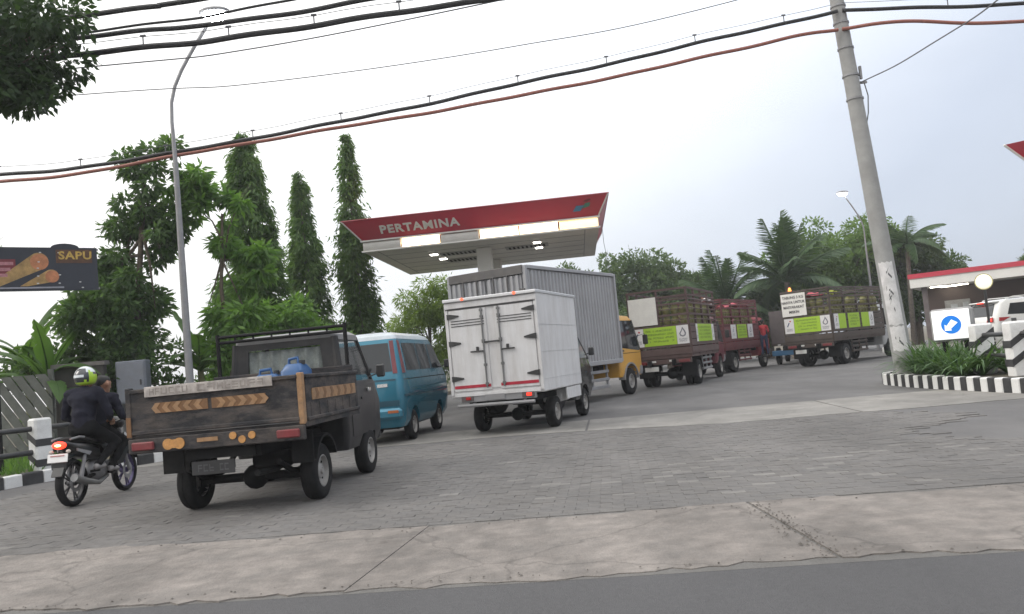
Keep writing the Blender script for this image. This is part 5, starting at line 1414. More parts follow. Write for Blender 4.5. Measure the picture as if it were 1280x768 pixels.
# ------------------------------------------------------------------ cab used by the bigger trucks
def lorry_cab(T, y0, mat, glass, w=.86, z0=.55, ztop=2.28, lowmat=None):
    y1 = y0 + 1.65
    c = Shell([(z0, w - .04, y0, y1 - .03, .06), (z0 + .12, w, y0, y1, .08), (1.25, w, y0, y1 + .02, .1), (1.42, w - .01, y0, y1 - .02, .1), (ztop - .15, w - .07, y0 + .04, y1 - .34, .1), (ztop - .04, w - .12, y0 + .1, y1 - .45, .12), (ztop, w - .3, y0 + .2, y1 - .6, .12)])
    c.build('cab', mat, T, arches=((y0 + .72, .42),), arch_r=.50)
    for s_ in (-1, 1):
        c.side('side_window', glass, T, [(y0 + .14, 1.42), (y1 - .12, 1.30), (y1 - .40, ztop - .18), (y0 + .14, ztop - .18)], s_)
        c.side('quarter_frame', M['blacksteel'], T, [(y1 - .14, 1.32), (y1 - .06, 1.36), (y1 - .36, ztop - .16), (y1 - .42, ztop - .17)], s_, .012)
        c.side('door_seam', M['darkmetal'], T, [(y0 + .12, 1.24), (y1 - .1, 1.24), (y1 - .1, 1.255), (y0 + .12, 1.255)], s_, .005)
        c.side('door_handle', M['blacksteel'], T, [(y0 + .2, 1.30), (y0 + .34, 1.30), (y0 + .34, 1.35), (y0 + .2, 1.35)], s_, .018)
        c.side('bumper_corner', M['greysteel'], T, [(y1 - .28, z0 + .02), (y1 - .02, z0 + .02), (y1 - .04, z0 + .28), (y1 - .2, z0 + .28)], s_, .012)
        m_ = MB().tube([(s_ * (w - .05), y1 - .1, 1.75), (s_ * (w + .16), y1 + .03, 1.8), (s_ * (w + .16), y1 + .03, 1.45)], .012, 6).box((s_ * (w + .17), y1 + .02, 1.62), (.17, .05, .30), ch=.02)
        m_.build('mirror', M['blacksteel'], T)
        wheel(T, s_ * (w - .10), y0 + .72, .40, .22, s_, rimfrac=.55)
    c.front('windshield', glass, T, [(-w + .12, 1.42), (w - .12, 1.42), (w - .17, ztop - .18), (-w + .17, ztop - .18)])
    c.front('grille', M['blacksteel'], T, [(-.5, .85), (.5, .85), (.5, 1.1), (-.5, 1.1)])
    for s_ in (-1, 1): c.front('headlight', M['chrome'], T, [(s_ * .55, .85), (s_ * .78, .85), (s_ * .78, 1.02), (s_ * .55, 1.02)], .012)
    return c

# ------------------------------------------------------------------ grey corrugated box truck with a yellow cab
GT = thing('box_truck', 'large grey corrugated box truck with a yellow cab under the canopy', 'box truck', (-.60, 19.70, 0), 31.5)
gs = pm('grey_corrugated', (.33, .33, .345), .5, .15, var=.07, scale=1.5, dirt=.25, dirtcol=(.22, .21, .2))
gd = pm('grey_dark', (.09, .085, .085), .6, var=.15, dirt=.3)
L_, GW, gz0, gz1 = 5.2, 1.15, 1.02, 3.6
def corrugate(a0, a1, z0, z1, fn, pitch=.16, dep=.045):
    """vertical box ribs along a; fn(a, d, z)"""
    prof = []; a = a0
    while a < a1 - 1e-6:
        for f, d in ((0, 0), (.30, 0), (.42, dep), (.82, dep), (.94, 0)):
            aa = a + pitch * f
            if aa <= a1: prof.append((aa, d))
        a += pitch
    prof.append((a1, 0))
    mb = MB(); vs = []; n = len(prof)
    for p in prof: vs += [fn(p[0], p[1], z0), fn(p[0], p[1], z1)]
    mb.add(vs, [(2 * i, 2 * i + 2, 2 * i + 3, 2 * i + 1) for i in range(n - 1)])
    return mb
MB().box((0, L_ / 2, (gz0 + gz1) / 2), (2 * GW - .12, L_ - .12, gz1 - gz0 - .06)).build('box_core', gs, GT)
for s_ in (-1, 1):
    corrugate(.10, L_ - .10, gz0 + .08, gz1 - .1, lambda a, d, z: (s_ * (GW - .06 + d), a, z), .18).build('side_wall', gs, GT)
corrugate(-GW + .08, GW - .08, gz1 - .2, gz1 - .06, lambda a, d, z: (a, L_ - .06 + d, z)).build('front_wall', gs, GT)
fr_ = MB()
for s_ in (-1, 1):
    fr_.box((s_ * (GW - .03), .05, (gz0 + gz1) / 2), (.1, .1, gz1 - gz0), ch=.01).box((s_ * (GW - .03), L_ - .05, (gz0 + gz1) / 2), (.1, .1, gz1 - gz0), ch=.01)
    fr_.box((s_ * (GW - .03), L_ / 2, gz1 - .035), (.1, L_ - .2, .09), ch=.01).box((s_ * (GW - .03), L_ / 2, gz0 + .03), (.1, L_ - .2, .12), ch=.01)
fr_.build('box_frame', gs, GT)
MB().box((0, .02, gz1 - .10), (2 * GW - .12, .10, .22), ch=.01).build('rear_header', gd, GT)
for s_ in (-1, 1):
    x0, x1 = (.02, GW - .1) if s_ > 0 else (-GW + .1, -.02)
    dr = corrugate(x0, x1, gz0 + .1, gz1 - .23, lambda a, d, z: (a, .03 - d, z), .16).build('door', gs, GT)
    for k in (.25, .65): MB().tube([(s_ * k, -.035, gz0 + .1), (s_ * k, -.035, gz1 - .2)], .018, 6).build('lock_rod', gd, dr)
    for z in (1.4, 2.2, 3.0): MB().box((s_ * (GW - .1), -.02, z), (.14, .04, .07)).build('hinge', gd, dr)
ch = MB()
for x in (-.4, .4): ch.box((x, 2.9, .86), (.1, 5.8, .2))
for y in (.2, 1.4, 2.6, 4.2): ch.box((0, y, .86), (1.7, .1, .12))
ch.build('chassis', M['darkmetal'], GT)
for s_ in (-1, 1):
    sg = MB()
    for z in (.80, .58, .38): sg.box((s_ * 1.06, 3.3, z), (.05, 2.0, .085), ch=.01)
    for y in (2.4, 3.3, 4.25): sg.box((s_ * 1.03, y, .66), (.05, .07, .66))
    sg.build('side_guard', M['greysteel'], GT)
    for k in (0, 1): wheel(GT, s_ * (.98 - .24 * k), 1.25, .40, .21, s_, rimfrac=.55)
    MB().box((s_ * .76, .55, .62), (.5, .02, .5)).build('mudflap', M['rubber'], GT)
    MB().box((s_ * .7, -.01, .82), (.34, .05, .11), ch=.01).build('tail_lamp', M['redlamp'], GT)
MB().tube([(-.8, 1.25, .4), (.8, 1.25, .4)], .07, 8).ball((0, 1.25, .4), .2, 12).build('rear_axle', M['darkmetal'], GT, smooth=True)
MB().box((0, .05, .62), (1.9, .08, .1), ch=.01).build('rear_bumper', M['darkmetal'], GT)
yel = pm('yellow_paint', (.62, .33, .055), .35, var=.07, scale=2, dirt=.15, dirtcol=(.3, .22, .12), coat=.3)
lorry_cab(GT, 5.32, yel, M['glass'], 1.0, .55, 2.42)
MB().prism([(6.04 + .55 * math.cos(a), .42 + .55 * math.sin(a)) for a in np.linspace(R(5), R(175), 14)] + [(6.04 + .50 * math.cos(a), .42 + .50 * math.sin(a)) for a in np.linspace(R(175), R(5), 14)], 'X', .82, 1.03).build('wheel_arch_trim', M['greysteel'], GT)

# ------------------------------------------------------------------ stake trucks carrying gas cylinders
GCM = pm('cylinder_green', (.19, .185, .06), .5, var=.4, scale=9, dirt=.6, dirtcol=(.075, .06, .035))
gc = MB().lathe([(0, .0), (.085, 0), (.09, .025), (.12, .05), (.133, .11), (.133, .19), (.115, .245), (.07, .275), (.03, .285), (.03, .30), (0, .30)], (0, 0, 0), 'Z', 16)
gcm = gc.mesh('cylinder_body', GCM, 50)
gk = MB().lathe([(.075, .262), (.092, .262), (.092, .315), (.075, .315)], (0, 0, 0), 'Z', 16)
gk.lathe([(.075, .355), (.092, .355), (.092, .372), (.075, .372), (.075, .355)], (0, 0, 0), 'Z', 16)
for k in range(4): gk.box((.083 * math.cos(k * 1.571 + .4), .083 * math.sin(k * 1.571 + .4), .335), (.02, .02, .05))
gkm = gk.mesh('collar', GCM, 50)
NG = [0]
lime = pm('banner_lime', (.33, .52, .03), .5, var=.06, scale=2, dirt=.12, dirtcol=(.25, .35, .1))
bwhite = pm('banner_white', (.66, .65, .65), .5, var=.07, scale=3, dirt=.25, dirtcol=(.4, .38, .38))
ink = pm('banner_ink', (.10, .17, .03), .6); inkg = pm('banner_ink_grey', (.16, .16, .19), .6); inkr = pm('banner_ink_red', (.4, .03, .04), .6)
def flame_logo(parent, fn, cx, cz, s_):
    """line flame above a grey caption bar"""
    mb = MB(); pts = [(0, .5), (.22, .18), (.34, -.12), (.26, -.36), (0, -.46), (-.26, -.36), (-.34, -.12), (-.16, .12), (-.06, .3)]
    inn = [(0, .28), (.12, .08), (.20, -.14), (.14, -.28), (0, -.34), (-.14, -.28), (-.20, -.14), (-.09, .04), (-.03, .16)]
    n = len(pts); vs = [fn(cx + p[0] * s_, cz + p[1] * s_, .008) for p in pts] + [fn(cx + p[0] * s_, cz + p[1] * s_, .008) for p in inn]
    mb.add(vs, [(i, (i + 1) % n, n + (i + 1) % n, n + i) for i in range(n)])
    mb.build('flame_mark', inkg, parent, fixn=False)
    scribble('caption', inkg, parent, cx - .42 * s_, cx + .42 * s_, cz - .95 * s_, cz - .58 * s_, 2, lambda a, z, e: fn(a, z, .005 + e), 3, .3)
def pen_logo(parent, fn, cx, cz, s_):
    mb = MB(); mb.add([fn(cx + a * s_, cz + b * s_, .008) for a, b in ((-.30, -.22), (-.16, -.26), (.10, .22), (-.04, .26))], [(0, 1, 2, 3)])
    mb.build('blue_mark', pm('ink_blue', (.06, .08, .16), .6), parent, fixn=False)
    mb = MB(); mb.add([fn(cx + a * s_, cz + b * s_, .008) for a, b in ((.02, .38), (.22, .30), (.30, .42), (.16, .50))], [(0, 1, 2, 3)])
    mb.build('red_mark', inkr, parent, fixn=False)
    scribble('caption', inkg, parent, cx - .4 * s_, cx + .4 * s_, cz - .8 * s_, cz - .45 * s_, 2, lambda a, z, e: fn(a, z, .005 + e), 5, .3)
def banner_panel(parent, fn, a0, a1, z0, z1, mat, name='banner_panel'):
    mb = MB(); vs = [fn(a0, z0, .0), fn(a1, z0, .0), fn(a1, z1, .0), fn(a0, z1, .0), fn(a0, z0, .005), fn(a1, z0, .005), fn(a1, z1, .005), fn(a0, z1, .005)]
    mb.add(vs, [(0, 1, 2, 3), (4, 5, 6, 7), (0, 1, 5, 4), (1, 2, 6, 5), (2, 3, 7, 6), (3, 0, 4, 7)])
    return mb.build(name, mat, parent)
def stake_truck(label, loc, head, wood, cabmat, cablabel, sign=None, bands=(), Lb=4.4, W=1.0, top=3.08, seed=1, cabglass=None, sideban=None, gname='', rearban=True, plate_txt=''):
    T = thing('stake_truck', label, 'truck', loc, head)
    rg = random.Random(seed)
    z_f, zb0, zb1 = 1.0, 1.38, 1.98
    MB().box((0, Lb / 2, z_f), (2 * W, Lb, .12)).build('bed_floor', wood, T)
    MB().box((0, Lb / 2, 1.965), (2 * W - .14, Lb - .14, .03)).build('deck', M['darkmetal'], T)
    rear = lambda a, z, e: (a, -.035 - e, z)
    right = lambda a, z, e: (W + .035 + e, a, z)
    # posts
    ny = 5
    for i in range(ny):
        for s_ in (-1, 1):
            MB().box((s_ * (W - .02), .03 + (Lb - .06) * i / (ny - 1), (top + z_f) / 2), (.07, .07, top - z_f), ch=.006).build('post', wood, T)
    MB().box((0, .02, (top + z_f) / 2), (.07, .07, top - z_f), ch=.006).build('post', wood, T)
    # solid lower boards, then open slats above
    zs = [(1.16, .22), (1.40, .2), (1.62, .2), (1.84, .2)] + [(2.0, .07), (2.17, .03), (2.34, .07), (2.53, .03), (2.70, .06), (2.84, .05), (2.96, .05), (top - .03, .07)]
    for z, h in zs:
        for s_ in (-1, 1): MB().box((s_ * (W + .015), Lb / 2, z), (.028, Lb - .02, h), ch=.004).build('slat', wood, T)
        MB().box((0, -.015, z), (2 * W - .02, .028, h), ch=.004).build('slat', wood, T)
        MB().box((0, Lb + .0, z), (2 * W - .02, .028, h), ch=.004).build('slat', wood, T)
    # banners on the boards
    if rearban:
        p = banner_panel(T, rear, -W + .06, -W + .46, zb0, zb1, bwhite); pen_logo(p, rear, -W + .26, 1.74, .34)
        p = banner_panel(T, rear, -W + .47, W - .44, zb0, zb1, lime); scribble('print', ink, p, -W + .53, W - .5, zb0 + .08, zb1 - .05, 4, lambda a, z, e: rear(a, z, .005 + e), seed, .5)
        p = banner_panel(T, rear, W - .43, W - .04, zb0, zb1, bwhite); flame_logo(p, rear, W - .235, 1.76, .34)
    for (a0, a1, kind) in (sideban or [(.12, .46, 'w'), (.47, 1.02, 'l'), (1.18, 2.08, 'L'), (2.3, 2.85, 'l'), (2.86, 3.2, 'f')]):
        p = banner_panel(T, right, a0, a1, zb0 + .03, zb1 + .02, lime if kind in 'lL' else bwhite)
        if kind == 'w': pen_logo(p, right, (a0 + a1) / 2, 1.76, .30)
        if kind == 'f': flame_logo(p, right, (a0 + a1) / 2, 1.76, .30)
        if kind == 'L': scribble('print', ink, p, a0 + .08, a1 - .08, zb0 + .1, zb1 - .03, 4, lambda a, z, e: right(a, z, .005 + e), seed + 3, .5)
    if sign is not None:
        x0, x1, lines = sign
        p = banner_panel(T, lambda a, z, e: (a, -.036 - e * 4, z), x0, x1, 2.07, 2.98, pm('sign_board_white', (.70, .69, .65), .5, var=.06, dirt=.2, dirtcol=(.45, .43, .4)), 'sign_board')
        for k, ln in enumerate(lines):
            text('lettering', ln, .15, pm('sign_ink', (.05, .05, .055), .6), p, on_rear((x0 + x1) / 2, -.062, 2.82 - .195 * k), .001, .004, 1.0, .92)
    # chassis, lamps, wheels
    ch = MB()
    for x in (-.4, .4): ch.box((x, Lb / 2 + .6, .80), (.1, Lb + 1.6, .2))
    for y in (.3, 1.5, 2.7, 4.0): ch.box((0, y, .88), (1.8, .1, .12))
    ch.build('chassis', M['darkmetal'], T)
    MB().box((0, .06, .84), (2 * W - .1, .1, .16), ch=.01).build('rear_beam', wood, T)
    for s_ in (-1, 1):
        MB().box((s_ * (W - .28), .0, .83), (.36, .05, .1), ch=.01).build('tail_lamp', pm('lamp_dull_red', (.17, .02, .025)), T)
        MB().box((s_ * .3, -.005, .86), (.16, .03, .06), ch=.008).build('reverse_lamp', M['platew'], T)
        for k in (0, 1): wheel(T, s_ * (.84 - .24 * k), 1.15, .41, .22, s_, rimfrac=.55)
        MB().box((s_ * .74, .55, .58), (.5, .02, .52)).build('mudflap', M['rubber'], T)
        sg = MB()
        for z in (.84, .66, .48): sg.box((s_ * .93, 2.5, z), (.05, 1.5, .07), ch=.01)
        for y in (1.8, 2.5, 3.2): sg.box((s_ * .9, y, .68), (.05, .06, .5))
        sg.build('side_guard', M['greysteel'] if seed == 1 else wood, T)
        MB().prism([(1.15 + .52 * math.cos(a), .44 + .52 * math.sin(a)) for a in np.linspace(R(10), R(170), 12)] + [(1.15 + .49 * math.cos(a), .44 + .49 * math.sin(a)) for a in np.linspace(R(170), R(10), 12)], 'X', s_ * .72 - .23, s_ * .72 + .23).build('mudguard', M['darkmetal'], T)
    MB().tube([(-.8, 1.15, .41), (.8, 1.15, .41)], .07, 8).ball((0, 1.15, .41), .2, 12).build('rear_axle', M['darkmetal'], T, smooth=True)
    plate(T, -.38, -.02, .62, .46, .15, plate_txt, M['platew'], M['blacksteel'], .09)
    lorry_cab(T, Lb + .12, cabmat, cabglass or M['glass'], .88, .55, 2.32)
    # cylinders: two tiers behind the open slats along the right side and the rear
    mw = Matrix.Translation(loc) @ Matrix.Rotation(-R(head), 4, 'Z')
    def put(x, y, z):
        if NG[0] >= 300 or rg.random() < .07: return
        NG[0] += 1
        o = bpy.data.objects.new('gas_cylinder', None); COL.objects.link(o); o.empty_display_size = .1
        o.location = mw @ Vector((x, y, z)); o.rotation_euler = (rg.uniform(-.09, .09), rg.uniform(-.09, .09), rg.uniform(0, 6))
        tag(o, 'olive green gas cylinder stacked behind the slats of ' + gname, 'gas cylinder', 'gas cylinders on ' + gname)
        inst('cylinder_body', gcm, o); inst('collar', gkm, o)
    for tier in range(2):
        z = 1.985 + .372 * tier
        for k in range(int((Lb - .2) / .282)): put(W - .20, .2 + .282 * k, z)
        for k in range(6): put(W - .49 - .278 * k, .2, z)
    return T
wood1 = pm('stake_maroon', (.085, .050, .046), .7, var=.2, scale=3, dirt=.4, dirtcol=(.12, .10, .09))
wood2 = pm('stake_red_maroon', (.120, .030, .034), .65, var=.2, scale=3, dirt=.35, dirtcol=(.10, .07, .065))
wood3 = pm('stake_brown', (.062, .046, .038), .7, var=.2, scale=3, dirt=.4, dirtcol=(.10, .09, .08))
stake_truck('maroon stake truck of gas cylinders nearest the yellow cab', (4.75, 26.32, 0), 25, wood1, pm('cab_maroon', (.13, .02, .03), .4, var=.1), '', sign=(-.96, -.02, ()), top=3.22, seed=1, gname='the nearest maroon truck', sideban=[(.75, 1.0, 'w'), (1.0, 3.3, 'L'), (3.31, 3.7, 'w')])
S2 = stake_truck('red maroon stake truck of gas cylinders, second in the queue', (7.75, 33.5, 0), 35, wood2, pm('cab_red', (.30, .03, .04), .4, var=.1), '', seed=2, gname='the second truck', rearban=False, sideban=[(.75, 1.35, 'w'), (1.5, 2.7, 'L'), (2.85, 3.5, 'f')])
S3 = stake_truck('brown stake truck of gas cylinders with a lettered white board', (11.62, 31.85, 0), 46, wood3, pm('cab_pale', (.42, .43, .44), .4, var=.1, dirt=.3), '', sign=(-.97, .06, ('TABUNG 3 KG', 'HANYA UNTUK', 'MASYARAKAT', 'MISKIN')), seed=3, Lb=5.0, sideban=[(.15, .55, 'w'), (.56, 1.2, 'l'), (1.42, 2.5, 'L'), (2.7, 3.45, 'l'), (3.46, 3.9, 'f')], gname='the truck with the white board')
bc = MB().lathe([(.07, 0), (.07, .04), (.055, .05), (.055, .12), (.03, .15), (0, .15)], (-.62, .1, 3.09), 'Z', 14)
bc.build('beacon', em('beacon_lit', (1.0, .30, .06), 2.5, (.6, .15, .02)), S3, smooth=True)

# cloths tucked over the loads
def cloth(label, truck, x, y, z, sx, sy, col, seed):
    rg = np.random.default_rng(seed); n = 12; V = []; F = []
    for i in range(n + 1):
        for j in range(n + 1):
            u, v = i / n - .5, j / n - .5
            V.append((u * sx, v * sy, .16 * math.cos(u * 2.4) * math.cos(v * 2.2) + .03 * math.sin(u * 14 + seed) + .03 * math.cos(v * 11 + u * 5) + .012 * rg.normal()))
    for i in range(n):
        for j in range(n): F.append((i * (n + 1) + j, (i + 1) * (n + 1) + j, (i + 1) * (n + 1) + j + 1, i * (n + 1) + j + 1))
    o = MB().add(V, F).build('folded_cloth', pm(label[:12], col, .85, var=.15), None, smooth=80)
    md = o.modifiers.new('s', 'SOLIDIFY'); md.thickness = .02
    o.matrix_world = truck.matrix_basis @ Matrix.Translation((x, y, z))
    tag(o, label, 'cloth')
cloth('pink red cloth on the load of the second truck', S2, .66, 2.3, 2.76, .5, 2.6, (.50, .10, .13), 1)
cloth('pink red cloth behind the white board of the brown truck', S3, .15, .32, 2.76, .8, .5, (.45, .08, .12), 2)
cloth('yellow green cloth on the load of the brown truck near the side', S3, .8, .75, 2.76, .3, .5, (.30, .33, .04), 3)

# half hidden flatbed between the two farther trucks: brown gate, blue bumper
FB = thing('flatbed_truck', 'half hidden dark flatbed with a blue bumper between the two farther trucks', 'truck', (12.7, 36.9, 0), 24)
MB().box((0, 2.0, .95), (1.9, 4.0, .14), ch=.01).build('bed_floor', wood3, FB)
MB().box((-.55, .02, 1.75), (.75, .05, 1.5), ch=.01).build('gate', pm('gate_greybrown', (.10, .085, .085), .7, var=.15), FB)
MB().box((.9, 2.0, 1.5), (.05, 3.9, 1.0), ch=.01).build('dropside', wood3, FB)
MB().box((0, -.02, .55), (1.9, .12, .24), ch=.02).build('bumper', pm('bumper_blue', (.04, .17, .34), .4, var=.15, dirt=.3), FB)
for x in (-.6, -.2, .2, .6): MB().box((x, -.03, .93), (.12, .03, .05)).build('reflector', M['platew'], FB)
MB().box((0, 2.0, .75), (.9, 4.2, .2)).build('chassis', M['darkmetal'], FB)
for s_ in (-1, 1): wheel(FB, s_ * .78, 1.1, .40, .22, s_, rimfrac=.55)
lorry_cab(FB, 4.15, pm('cab_dark', (.03, .03, .035), .5), M['glass'], .86, .55, 2.3)

# ------------------------------------------------------------------ white car on the terrace
SV = thing('suv_car', 'white sport utility car with lit brake lamps on the shop terrace', 'car', (15.55, 27.1, .2), 84)
cw_ = pm('car_white', (.72, .72, .70), .25, var=.02, coat=.5, dirt=.06)
sb_ = Shell([(.28, .76, .06, 4.25, .15), (.42, .84, -.02, 4.36, .2), (.70, .87, .0, 4.40, .22), (.95, .87, .03, 4.30, .24), (1.08, .85, .08, 3.6, .24), (1.50, .70, .32, 2.75, .22), (1.62, .63, .50, 2.5, .24), (1.66, .5, .75, 2.2, .24)])
sb_.build('body', cw_, SV, arches=((.85, .34), (3.45, .34)), arch_r=.38)
sb_.rear('rear_window', M['glass'], SV, [(-.68, 1.12), (.68, 1.12), (.56, 1.52), (-.56, 1.52)], .01)
for s_ in (-1, 1):
    sb_.side('side_window', M['glass'], SV, [(.55, 1.14), (1.5, 1.10), (1.5, 1.50), (.78, 1.50)], s_)
    sb_.side('side_window', M['glass'], SV, [(1.55, 1.10), (2.45, 1.08), (2.4, 1.50), (1.55, 1.50)], s_)
    sb_.side('side_window', M['glass'], SV, [(2.5, 1.08), (3.35, 1.08), (2.72, 1.48), (2.45, 1.50)], s_)
    sb_.rear('tail_lamp', M['redlamp'], SV, [(s_ * .52, .92), (s_ * .80, .92), (s_ * .76, 1.08), (s_ * .52, 1.04)], .02)
    sb_.rear('brake_lamp', M['brake'], SV, [(s_ * .62, .95), (s_ * .76, .95), (s_ * .74, 1.03), (s_ * .62, 1.02)], .03)
    sb_.side('tail_lamp_side', M['redlamp'], SV, [(.2, .94), (.34, .94), (.62, 1.05), (.22, 1.06)], s_, .012)
    MB().tube([(s_ * .56, .75, 1.66), (s_ * .58, 1.0, 1.72), (s_ * .58, 2.1, 1.72), (s_ * .55, 2.4, 1.66)], .02, 6).build('roof_rail', cw_, SV, smooth=True)
    mirror(SV, s_ * .86, 3.0, 1.15, cw_)
    sb_.side('fuel_cap', pm('cap_dark', (.08, .08, .08), .5), SV, [(.62, .88), (.80, .88), (.80, 1.0), (.62, 1.0)], s_, .006) if s_ > 0 else None
    wheel(SV, s_ * .77, .85, .34, .22, s_, rimfrac=.66); wheel(SV, s_ * .77, 3.45, .34, .22, s_, rimfrac=.66)
sp = MB().box((0, .38, 1.59), (1.2, .26, .05), ch=.02).build('spoiler', cw_, SV)
MB().box((0, .245, 1.58), (.3, .02, .04)).build('brake_lamp', M['brake'], sp)
sb_.rear('lower_trim', M['blacksteel'], SV, [(-.8, .34), (.8, .34), (.82, .52), (-.82, .52)], .012)
plate(SV, 0, -.03, .74, .44, .13, '', M['platew'], None)

# ------------------------------------------------------------------ motorcycle (origin under the rear wheel, +y forward)
MC = thing('motorcycle', 'black motorcycle with white flashes carrying two people', 'motorcycle', (-5.80, 10.3, 0), 2)
bkp = pm('bike_black', (.009, .009, .010), .3, var=.15, coat=.4, dirt=.2); wfl = pm('bike_white', (.62, .62, .63), .35, var=.05)
def bike_wheel(y, r, w):
    t_ = MB().lathe([(r * .80, -w * .35), (r * .9, -w * .5), (r * .98, -w * .3), (r, 0), (r * .98, w * .3), (r * .9, w * .5), (r * .80, w * .35), (r * .8, -w * .35)], (0, 0, 0), 'X', 36).build('wheel', M['rubber'], MC, smooth=50, loc=(0, y, r))
    rm = MB().lathe([(r * .76, -.02), (r * .82, -.025), (r * .82, .025), (r * .76, .02), (r * .76, -.02)], (0, 0, 0), 'X', 36).lathe([(.0, -.05), (.04, -.05), (.04, .05), (0, .05)], (0, 0, 0), 'X', 14)
    for k in range(5):
        a = k * 2 * math.pi / 5
        for da in (-.13, .13):
            rm.tube([(0, .03 * math.cos(a), .03 * math.sin(a)), (0, r * .77 * math.cos(a + da), r * .77 * math.sin(a + da))], .011, 5)
    rm.build('rim', pm('rim_dark', (.07, .07, .075), .4, .5) if y < .5 else pm('rim_purple', (.06, .05, .12), .4, .4), t_)
    MB().lathe([(.07, .045), (.12, .045), (.12, .05), (.07, .05), (.07, .045)], (0, 0, 0), 'X', 22).build('brake_disc', M['greysteel'], t_)
bike_wheel(0, .30, .115); bike_wheel(1.27, .295, .095)
MB().tube([(.07, 0, .30), (.075, .45, .36)], .026, 8).tube([(-.07, 0, .30), (-.075, .45, .36)], .026, 8).build('swingarm', M['darkmetal'], MC, smooth=True)
MB().tube([(.09, .05, .33), (.10, .16, .66)], [.03, .022], 8).tube([(-.09, .05, .33), (-.10, .16, .66)], [.03, .022], 8).build('rear_shock', M['greysteel'], MC, smooth=True)
for x in (-.075, .075): MB().tube([(x, 1.27, .295), (x * 1.05, 1.05, .90)], .022, 8).build('fork_leg', M['greysteel'], MC, smooth=True)
MB().ball((0, .52, .38), (.14, .22, .16), 14).box((0, .58, .52), (.16, .2, .2), ch=.05).build('engine', M['greysteel'], MC, smooth=True)
MB().tube([(.12, .62, .30), (.15, .35, .24), (.16, .05, .30), (.165, -.22, .38)], [.022, .03, .045, .05], 10).build('exhaust', pm('exhaust_steel', (.22, .22, .22), .4, .6), MC, smooth=True)
# body shells
def loft(name, st, mat, n=12, label=None):
    """st: (y, z, half width, half height)"""
    mb = MB(); vs = []; fs = []
    for y, z, w, h in st:
        for j in range(n):
            a = 2 * math.pi * j / n; vs.append((w * math.copysign(abs(math.cos(a)) ** .75, math.cos(a)), y, z + h * math.copysign(abs(math.sin(a)) ** .75, math.sin(a))))
    k = len(st)
    for i in range(k - 1):
        for j in range(n): fs.append((i * n + j, i * n + (j + 1) % n, (i + 1) * n + (j + 1) % n, (i + 1) * n + j))
    fs += [tuple(range(n))[::-1], tuple((k - 1) * n + j for j in range(n))]
    return mb.add(vs, fs).build(name, mat, MC, smooth=45, label=label)
loft('tail_cowl', [(-.22, .80, .04, .02), (-.16, .79, .09, .05), (-.02, .74, .12, .09), (.25, .68, .13, .12), (.5, .62, .11, .10)], bkp)
loft('seat', [(-.12, .845, .06, .02), (-.04, .85, .12, .035), (.2, .82, .135, .045), (.45, .77, .12, .05), (.72, .76, .09, .05)], M['rubber'])
loft('tank_cover', [(.6, .62, .10, .10), (.75, .68, .14, .14), (.92, .70, .15, .17), (1.05, .74, .12, .14), (1.12, .78, .07, .07)], bkp)
for s_ in (-1, 1):
    MB().prism([(.68, .42), (.95, .42), (1.12, .62), (1.10, .82), (.98, .84), (.78, .62)], 'X', s_ * .16 - .012, s_ * .16 + .012).build('leg_shield', bkp, MC)
    for k in range(3): MB().prism([(.72 + .10 * k, .50 + .1 * k), (.80 + .10 * k, .50 + .1 * k), (.95 + .06 * k, .66 + .075 * k), (.90 + .06 * k, .69 + .075 * k)], 'X', s_ * .176 - .004, s_ * .176 + .004).build('white_flash', wfl, MC)
    MB().prism([(-.06, .70), (.2, .62), (.25, .66), (-.06, .735)], 'X', s_ * .128 - .008, s_ * .128 + .008).build('side_stripe', pm('stripe_grey', (.3, .3, .31), .4), MC)
    MB().tube([(s_ * .1, .62, .34), (s_ * .24, .64, .335)], .018, 8).build('foot_peg', M['rubber'], MC)
    MB().tube([(s_ * .1, .26, .40), (s_ * .22, .27, .41)], .016, 8).build('foot_peg', M['rubber'], MC)
    MB().tube([(s_ * .24, .96, 1.03), (s_ * .27, .99, 1.14)], .008, 6).ball((s_ * .28, 1.0, 1.18), (.05, .015, .032), 10).build('mirror', M['blacksteel'], MC)
    MB().tube([(s_ * .12, -.18, .86), (s_ * .13, .0, .875), (s_ * .12, .12, .86)], .014, 6).build('grab_rail', M['greysteel'], MC, smooth=True)
    MB().ball((s_ * .11, -.22, .715), (.035, .02, .025), 8).build('indicator', pm('indicator_clear', (.5, .45, .4), .2), MC)
hb = MB().tube([(-.33, .90, 1.01), (-.2, .97, 1.03), (0, 1.02, .98), (.2, .97, 1.03), (.33, .90, 1.01)], .014, 8); hb.build('handlebar', M['blacksteel'], MC, smooth=True)
MB().ball((0, 1.10, .97), (.13, .09, .10), 14).build('headlamp_cowl', bkp, MC, smooth=True)
MB().prism([(1.27 + .33 * math.cos(a), .295 + .33 * math.sin(a)) for a in np.linspace(R(25), R(150), 12)] + [(1.27 + .315 * math.cos(a), .295 + .315 * math.sin(a)) for a in np.linspace(R(150), R(25), 12)], 'X', -.06, .06).build('front_fender', bkp, MC)
MB().prism([(-.02, .68), (-.18, .66), (-.32, .42), (-.30, .41), (-.15, .62), (-.02, .64)], 'X', -.07, .07).build('rear_fender', bkp, MC)
MB().ball((0, -.225, .795), (.095, .035, .05), 14).build('tail_lamp', em('bike_tail_lit', (1.0, .04, .015), 3.2, (.5, .02, .02)), MC, smooth=True)
MB().ball((0, -.253, .795), (.045, .012, .018), 10).build('tail_lamp_core', em('bike_tail_core', (1.0, .45, .12), 6), MC, smooth=True)
p = MB().box((0, -.27, .64), (.26, .012, .105), ch=.004, rx=-.2).build('number_plate', pm('plate_white_bright', (.72, .71, .70), .4, var=.05), MC)
MB().box((0, -.277, .67), (.18, .004, .012)).build('red_line', pm('plate_red', (.5, .2, .2), .5), p)
